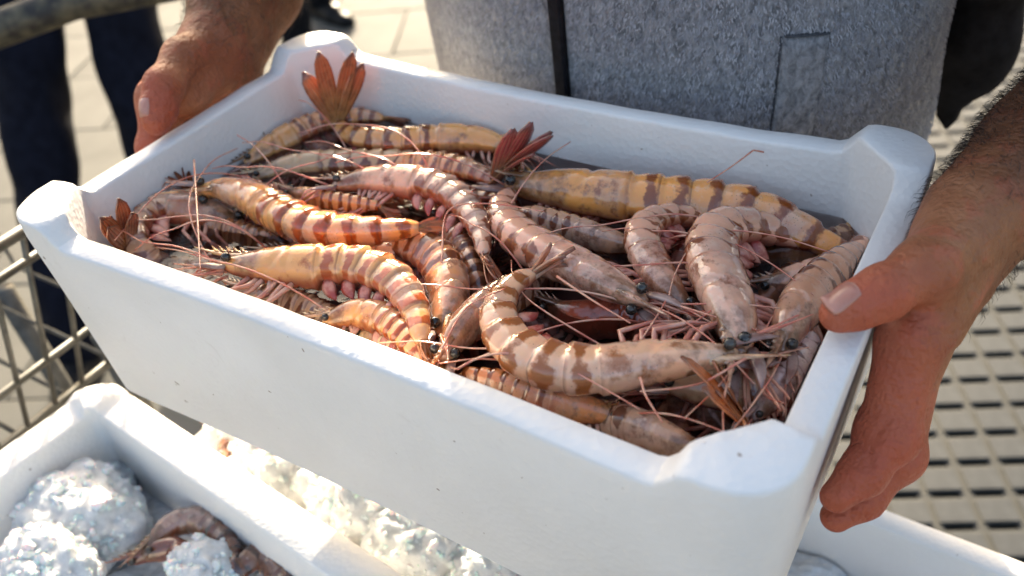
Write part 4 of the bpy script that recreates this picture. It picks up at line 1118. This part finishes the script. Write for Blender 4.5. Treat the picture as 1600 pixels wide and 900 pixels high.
    def shirt_f(P):
        d = chain(P, [(.191, .37, -.108), (.193, .37, -.075), (.193, .37, -.030), (.195, .36, .10), (.18, .33, .25)], (.010, .020, .030, .045, .06), .02)
        d = smin(d, cone(P, t3(.15, 0, .36), (.285, .25, .13), .080, .070), .04)
        d = smin(d, cone(P, (.26, .245, .15), (.222, .235, .078), .055, .024), .03)
        d = smin(d, cone(P, t3(-.15, 0, .40), (-.275, .30, .305), .070, .062), .04)
        w = .004 * np.sin(P[:, 2] * 70 + P[:, 0] * 40) + .003 * np.sin(P[:, 0] * 90 - P[:, 2] * 30)
        return d + w
    v, f = surface(shirt_f, (-.42, .12, -.14), (.42, .50, .52), .0085)
    mesh_obj('black_shirt', v + off, flip_if_inside_out(v, f).tolist(), M['black'], root)
    def trouser_f(P):
        d = None
        for s in (-1, 1):
            e = chain(P, [t3(.085 * s, 0, -.10), t3(.09 * s, .01, -.53), t3(.10 * s, -.03, -.95)], (.108, .085, .068))
            d = e if d is None else smin(d, e, .02)
        return d + .005 * np.sin(P[:, 2] * 45 + P[:, 0] * 30) + .003 * np.sin(P[:, 1] * 60 + P[:, 2] * 20)
    v, f = surface(trouser_f, (-.25, .10, -1.03), (.32, .50, .03), .011)
    mesh_obj('trousers', v + off, flip_if_inside_out(v, f).tolist(), M['navy'], root)
    for s in (-1, 1):
        def shoe_f(P):
            d = smin(cone(P, t3(.10 * s, -.05, -.995), t3(.11 * s, .10, -1.005), .045, .038), cone(P, t3(.11 * s, .10, -1.01), t3(.115 * s, .16, -1.015), .036, .03), .02)
            return np.maximum(d, -1.047 - P[:, 2])
        v, f = surface(shoe_f, (-.3, .0, -1.055), (.35, .55, -.93), .008)
        mesh_obj('shoe', v + off, flip_if_inside_out(v, f).tolist(), M['shoe'], root)
    def hair_f(P):
        d = cone(P, t3(0, .02, .585), t3(0, .025, .64), .093, .090)
        return np.maximum(d, -(np.linalg.norm(P - np.array(t3(0, .13, .53)), axis=1) - .105))
    v, f = surface(hair_f, (-.25, .1, .45), (.25, .5, .78), .010)
    mesh_obj('hair', v + off, flip_if_inside_out(v, f).tolist(), M['hair'], root)
    # eyes and mouth
    for s in (-1, 1):
        bm = bmesh.new(); bmesh.ops.create_icosphere(bm, subdivisions=2, radius=.012)
        c = np.array(t3(.034 * s, .112, .585))
        mesh_obj('eye', [np.array(v.co) + c + off for v in bm.verts], [[v.index for v in q.verts] for q in bm.faces], M['eye'], root); bm.free()
    pv, pf, _ = tube(catmull([t3(-.024, .118, .515), t3(0, .127, .514), t3(.024, .118, .515)], 9), .005, 6)
    mesh_obj('mouth', np.array(pv) + off, pf, M['nail'], root)
    return root
ZIP_A, POC_A, POC_Z = .04, 0.84, .03
build_person()

# ---------------------------------------------------------------- bystanders
def bystander(label, hip, feet, look, trousers, jacket):
    """hip (x, y), two feet (x, y, toe direction); ground-based"""
    root = empty('person', (hip[0], hip[1], 0), label, 'person', 'bystanders behind the box')
    off = np.array([-hip[0], -hip[1], 0])
    lx, ly = math.cos(look), math.sin(look); sx, sy = -ly, lx
    t3 = lambda u, v, z: (hip[0] + sx * u + lx * v, hip[1] + sy * u + ly * v, z)
    def legs(P):
        d = None
        for s, ft in zip((-1, 1), feet):
            hp = t3(.09 * s, 0, .92); kn = tuple((np.array(hp) * .48 + np.array((ft[0], ft[1], .08)) * .52) + np.array([lx * .03, ly * .03, 0]))
            e = chain(P, [hp, kn, (ft[0], ft[1], .10)], (.098, .068, .058))
            d = e if d is None else smin(d, e, .02)
        return d + .006 * np.sin(P[:, 2] * 40 + P[:, 0] * 30) + .004 * np.sin(P[:, 1] * 55)
    xs = [hip[0]] + [f[0] for f in feet]; ys = [hip[1]] + [f[1] for f in feet]
    v, f = surface(legs, (min(xs) - .25, min(ys) - .25, .01), (max(xs) + .25, max(ys) + .25, 1.06), .014)
    mesh_obj('trousers', v + off, flip_if_inside_out(v, f).tolist(), trousers, root)
    for ft in feet:
        c, s = math.cos(ft[2]), math.sin(ft[2])
        q = lambda u, z: (ft[0] + c * u, ft[1] + s * u, z)
        def sh(P):
            return np.maximum(smin(cone(P, q(-.05, .055), q(.10, .045), .048, .040), cone(P, q(.10, .04), q(.18, .035), .04, .032), .02), .024 - P[:, 2])
        v, f = surface(sh, (ft[0] - .3, ft[1] - .3, .01), (ft[0] + .3, ft[1] + .3, .13), .010)
        mesh_obj('shoe', v + off, flip_if_inside_out(v, f).tolist(), M['shoe'], root)
    def jk(P):
        d = chain(P, [t3(0, 0, .95), t3(0, 0, 1.18), t3(0, 0, 1.36)], (.15, .145, .13))
        d = smin(d, cone(P, t3(-.13, 0, 1.38), t3(.13, 0, 1.38), .075, .075), .06)
        for s in (-1, 1): d = smin(d, chain(P, [t3(.18 * s, 0, 1.38), t3(.24 * s, -.02, 1.12), t3(.24 * s, .06, .88)], (.065, .055, .045)), .02)
        return d + .006 * np.sin(P[:, 2] * 35)
    v, f = surface(jk, (hip[0] - .4, hip[1] - .4, .75), (hip[0] + .4, hip[1] + .4, 1.52), .016)
    mesh_obj('jacket', v + off, flip_if_inside_out(v, f).tolist(), jacket, root)
    def bd(P):
        d = cone(P, t3(0, 0, 1.40), t3(0, .02, 1.52), .055, .05)
        d = smin(d, cone(P, t3(0, .02, 1.60), t3(0, .02, 1.66), .082, .09), .03)
        d = smin(d, cone(P, t3(0, .105, 1.615), t3(0, .115, 1.60), .012, .016), .015)
        for s in (-1, 1): d = np.minimum(d, chain(P, [t3(.24 * s, .06, .88), t3(.24 * s, .08, .80), t3(.235 * s, .09, .73)], (.032, .036, .018)))
        return d
    v, f = surface(bd, (hip[0] - .4, hip[1] - .4, .68), (hip[0] + .4, hip[1] + .4, 1.80), .014)
    mesh_obj('body', v + off, flip_if_inside_out(v, f).tolist(), M['skin'], root)
    def hr(P):
        return np.maximum(cone(P, t3(0, .0, 1.63), t3(0, .0, 1.68), .093, .09), -(np.linalg.norm(P - np.array(t3(0, .12, 1.57)), axis=1) - .11))
    v, f = surface(hr, (hip[0] - .3, hip[1] - .3, 1.45), (hip[0] + .3, hip[1] + .3, 1.85), .014)
    mesh_obj('hair', v + off, flip_if_inside_out(v, f).tolist(), M['hair'], root)

bystander('person in dark navy trousers standing behind the left end of the box', (-1.66, .86), [(-1.40, .33, -.9), (-1.25, .56, -.8)], -.95, M['navy'], M['jacket'])
bystander('person in black trousers and shoes standing farthest back', (-2.12, 1.95), [(-2.05, 1.78, -.3), (-2.25, 2.12, -.3)], -.3, M['black'], M['jacket'])

# ---------------------------------------------------------------- lower crates, ice, trolley, rail
def ice_heap(name, parent_label, spots, loc, cat='ice', chips=0, area=None):
    """rough lumps of crushed ice, each a thing of its own"""
    for lab, x, y, z, rx, ry, rz in spots:
        bm = bmesh.new(); bmesh.ops.create_icosphere(bm, subdivisions=5, radius=1)
        sd = rng.uniform(0, 50)
        V = []
        for v in bm.verts:
            p = v.co.copy(); q = p * 1.0 + Vector((sd, sd * .3, 0))
            f = 1 + .20 * noise.noise(q * 1.6) + .10 * noise.noise(q * 4.1)
            c = noise.noise(q * 6) * .07 + noise.noise(q * 15) * .03 + noise.noise(q * 38) * .018
            f += c
            V.append((p.x * rx * f, p.y * ry * f, max(p.z, -.55) * rz * f))
        F = [[v.index for v in f.verts] for f in bm.faces]; bm.free()
        o = mesh_obj(name, V, F, M['ice'], loc=(x, y, z + RIM), smooth=True)
        tag(o, lab, cat, 'ice in the crates below')

crate_a = foam_box('white polystyrene crate of ice at the lower left', up((-.092, -.239, -.200)), math.radians(-5.4), .235, .140, .20, .026, post=.006, postlen=.034, R=.034, cham=None, dents=1)
crate_b = foam_box('white polystyrene crate of ice underneath the held box', up((.075, .029, -.288)), math.radians(-1.5), .36, .108, .135, .017, post=0, R=.022, cham=None, dents=1)
ice_heap('ice_lump', '', [
    ('rounded heap of crushed ice, largest in the left crate', -0.2578, -0.1618, -.243, .050, .036, .034),
    ('crushed ice heap at the bottom left corner of the photo', -0.2303, -0.2042, -.232, .040, .030, .028),
    ('grey crushed ice heap at the front of the left crate', -0.1379, -0.1511, -.240, .028, .020, .020),
    ('shaded ice lump in the back corner of the left crate', -0.2878, -0.1292, -.262, .030, .022, .022),
], None)
ice_heap('ice_lump', '', [
    ('white ice lump nearest the far corner of the left crate', -.215, -.055, -.262, 0.034, 0.027, 0.028),
    ('wedge shaped ice lump by the left crate', -.170, -.062, -.256, 0.036, 0.030, 0.032),
    ('small glassy ice lump by the left crate', -.130, -.052, -.262, 0.031, 0.027, 0.030),
    ('jagged white ice lump in the middle of the strip of ice', -.085, -.060, -.254, 0.039, 0.030, 0.034),
    ('large pale ice lump under the middle of the held box', -.030, -.062, -.252, 0.044, 0.033, 0.034),
    ('rough ice lump below the middle of the held box', .022, -.060, -.260, 0.036, 0.027, 0.030),
    ('long smooth ice lump at the lower end of the strip', .075, -.050, -.262, 0.047, 0.035, 0.030),
    ('low ice lump under the held box', .14, -.045, -.275, 0.047, 0.037, 0.025),
], None)
bed = []
def ice_bed():
    V = []; F = []
    nx, ny = 120, 44
    for j in range(ny + 1):
        for i in range(nx + 1):
            x = -.325 + .65 * i / nx; y = -.085 + .17 * j / ny
            z = -.045 + .016 * noise.noise((x * 30, y * 30, 1)) + .008 * abs(noise.noise((x * 90, y * 90, 4))) - .03 * max(0, (x - .05) / .27)
            V.append((x, y, z))
    for j in range(ny):
        for i in range(nx):
            a = j * (nx + 1) + i; F.append((a, a + 1, a + nx + 2, a + nx + 1))
    o = mesh_obj('ice_bed', V, F, M['ice'], loc=up((.075, .029, -.288)), smooth=False)
    o.rotation_euler = (0, 0, math.radians(-1.5))
    tag(o, 'bed of crushed ice filling the crate underneath the held box', 'ice', kind='stuff')
    V = []; F = []
    nx, ny = 90, 56
    for j in range(ny + 1):
        for i in range(nx + 1):
            x = -.205 + .41 * i / nx; y = -.112 + .224 * j / ny
            V.append((x, y, -.070 + .014 * noise.noise((x * 24, y * 24, 7)) + .008 * abs(noise.noise((x * 80, y * 80, 2)))))
    for j in range(ny):
        for i in range(nx):
            a = j * (nx + 1) + i; F.append((a, a + 1, a + nx + 2, a + nx + 1))
    o = mesh_obj('ice_bed', V, F, M['ice'], loc=up((-.092, -.239, -.200)), smooth=False)
    o.rotation_euler = (0, 0, math.radians(-5.4))
    tag(o, 'bed of crushed ice in the crate at the lower left', 'ice', kind='stuff')
ice_bed()
def ice_chips():
    bm = bmesh.new(); bmesh.ops.create_icosphere(bm, subdivisions=1, radius=1)
    SV = np.array([v.co[:] for v in bm.verts]); SF = np.array([[v.index for v in f.verts] for f in bm.faces]); bm.free()
    V = []; F = []; n0 = 0
    for o in [o for o in C.objects if o.name.startswith('ice_lump')]:
        P = np.array([v.co[:] for v in o.data.vertices]); loc = np.array(o.location) - np.array([0, 0, RIM])
        P = P[P[:, 2] > -.15 * P[:, 2].max()]
        area = np.ptp(P[:, 0]) * np.ptp(P[:, 1])
        for k in rng.integers(0, len(P), min(700, int(area / 1.3e-5))):
            r = min(.0060, rng.gamma(1.4, .0009) + .0005)
            q = SV * rng.uniform(.7, 1.25, 3) * (1 + rng.normal(0, .13, (len(SV), 1)))
            w = rng.uniform(0, 2 * PI); u = rng.uniform(-1, 1); c, s_ = math.cos(w), math.sin(w)
            q = q @ np.array([[c, -s_, 0], [s_, c, 0], [0, 0, 1]]) @ np.array([[1, 0, 0], [0, math.cos(u), -math.sin(u)], [0, math.sin(u), math.cos(u)]])
            V.append(q * r + P[k] * rng.uniform(.94, .995) + loc); F.append(SF + n0); n0 += len(SV)
    o = mesh_obj('ice_grains', np.concatenate(V), np.concatenate(F).tolist(), M['chip'], loc=up((0, 0, 0)), smooth=False)
    tag(o, 'loose grains of crushed ice strewn over the ice lumps', 'ice', kind='stuff')
ice_chips()
prawn('dark brown prawn lying curved on the ice along the wall of the left crate', [(-185.8, -163.0, -238.0), (-187.9, -138.5, -238.0), (-173.4, -125.2, -238.0), (-145.2, -128.0, -238.0), (-118.9, -139.0, -238.0)], 11, 70, 'dark', legs=0, detail=False)
prawn('dark wet prawn half under the ice of the left crate', [(-195.4, -170.6, -242.0), (-187.3, -158.0, -242.0), (-173.0, -147.8, -242.0), (-155.2, -149.6, -242.0)], 11, 80, 'dark', legs=0, detail=False)
prawn('brown prawn at the right end of the left crate', [(-138.1, -118.5, -242.0), (-115.2, -123.4, -242.0), (-93.3, -128.1, -242.0), (-69.3, -136.0, -242.0)], 11, 80, 'dark', legs=0, detail=False)
prawn('brown tail sticking out between the crates near the far corner', [(-255, -48, -262), (-238, -50, -250), (-220, -58, -246), (-205, -68, -250)], 10, 80, 'brown', legs=0)
prawn('dark prawn on the ice under the hand at the right', [(190, .5, -318), (215, 8, -316), (245, 10, -316), (275, 2, -320)], 13, 80, 'brown', legs=3)

def build_table():
    t = empty('steel_table', (0, -.08, 0), 'low steel table under the two crates', 'table')
    MB().box((-.40, -.34, RIM - .445), (.46, .17, RIM - .4215), .003).build('table_top', M['table'], t, loc=(0, .08, 0), smooth=False)
    for x in (-.37, .43):
        for y in (-.31, .14):
            MB().box((x - .02, y - .02, 0), (x + .02, y + .02, RIM - .4455), .002).build('leg', M['table'], t, loc=(0, .08, 0), smooth=False)
build_table()

def build_trolley():
    x0, z0, x1, z1 = -.40, -.262, -.328, -.070
    root = empty('wire_trolley', (-.50, -.20, 0), 'wire mesh trolley with a leaning side, left of the crates', 'trolley')
    o = (.50, .20, 0)
    def P(t, y): return (x0 + (x1 - x0) * t, y, z0 + (z1 - z0) * t + RIM)
    ya, yb = -.42, .02
    for t, r in ((1.0, .0046), (.86, .0034), (.30, .0034), (.0, .0042)):
        MB().tube([P(t, ya), P(t, yb)], r, 10).build('rail', M['chrome'], root, loc=o)
    n = 17
    for i in range(n):
        y = ya + (yb - ya) * i / (n - 1)
        MB().tube([P(1.0, y + .018), P(.0, y)], .0022, 8).build('wire', M['chrome'], root, loc=o)
    # opposite side, ends and floor
    xw = -.62
    for z in (z0, (z0 + z1) / 2, z1):
        MB().tube([(xw, ya, z + RIM), (xw, yb, z + RIM)], .004, 8).build('rail', M['chrome'], root, loc=o)
    for i in range(10):
        y = ya + (yb - ya) * i / 9
        MB().tube([(xw, y, z1 + RIM), (xw, y, z0 + RIM), (x0, y, z0 + RIM)], .0022, 6).build('wire', M['chrome'], root, loc=o)
    for yy in (ya,):
        MB().tube([(xw, yy, z1 + RIM), P(1, yy)], .004, 8).build('rail', M['chrome'], root, loc=o)
    for x in (-.60, -.44):
        for y in (ya + .03, yb - .03):
            MB().tube([(x, y, z0 + RIM), (x, y, .12)], .011, 10).build('leg', M['chrome'], root, loc=o)
            bm = bmesh.new(); bmesh.ops.create_cone(bm, cap_ends=True, segments=20, radius1=.055, radius2=.055, depth=.03, matrix=Matrix.Rotation(PI / 2, 4, 'X') @ Matrix.Identity(4))
            mesh_obj('wheel', [(v.co.x + x, v.co.y + y, v.co.z + .0555) for v in bm.verts], [[v.index for v in f.verts] for f in bm.faces], M['shoe'], root, loc=o); bm.free()
build_trolley()

def build_rail():
    a, b = np.array([-.800, .185, -.100]), np.array([-.735, .265, -.085])
    dv = b - a; dv[2] = 0; dv /= np.linalg.norm(dv)
    p, q = a - dv * .55, a + dv * .75
    root = empty('metal_rail', (p[0], p[1], 0), 'weathered black metal rail crossing the top left corner', 'rail')
    o = (-p[0], -p[1], 0)
    MB().tube([up(p), up(a), up(b), up(q)], .0205, 18).build('bar', M['rust'], root, loc=o)
    for e in (p + dv * .02, q - dv * .02):
        MB().tube([(e[0], e[1], 0), (e[0], e[1], e[2] + RIM - .015)], .018, 14).build('post', M['rust'], root, loc=o)
build_rail()
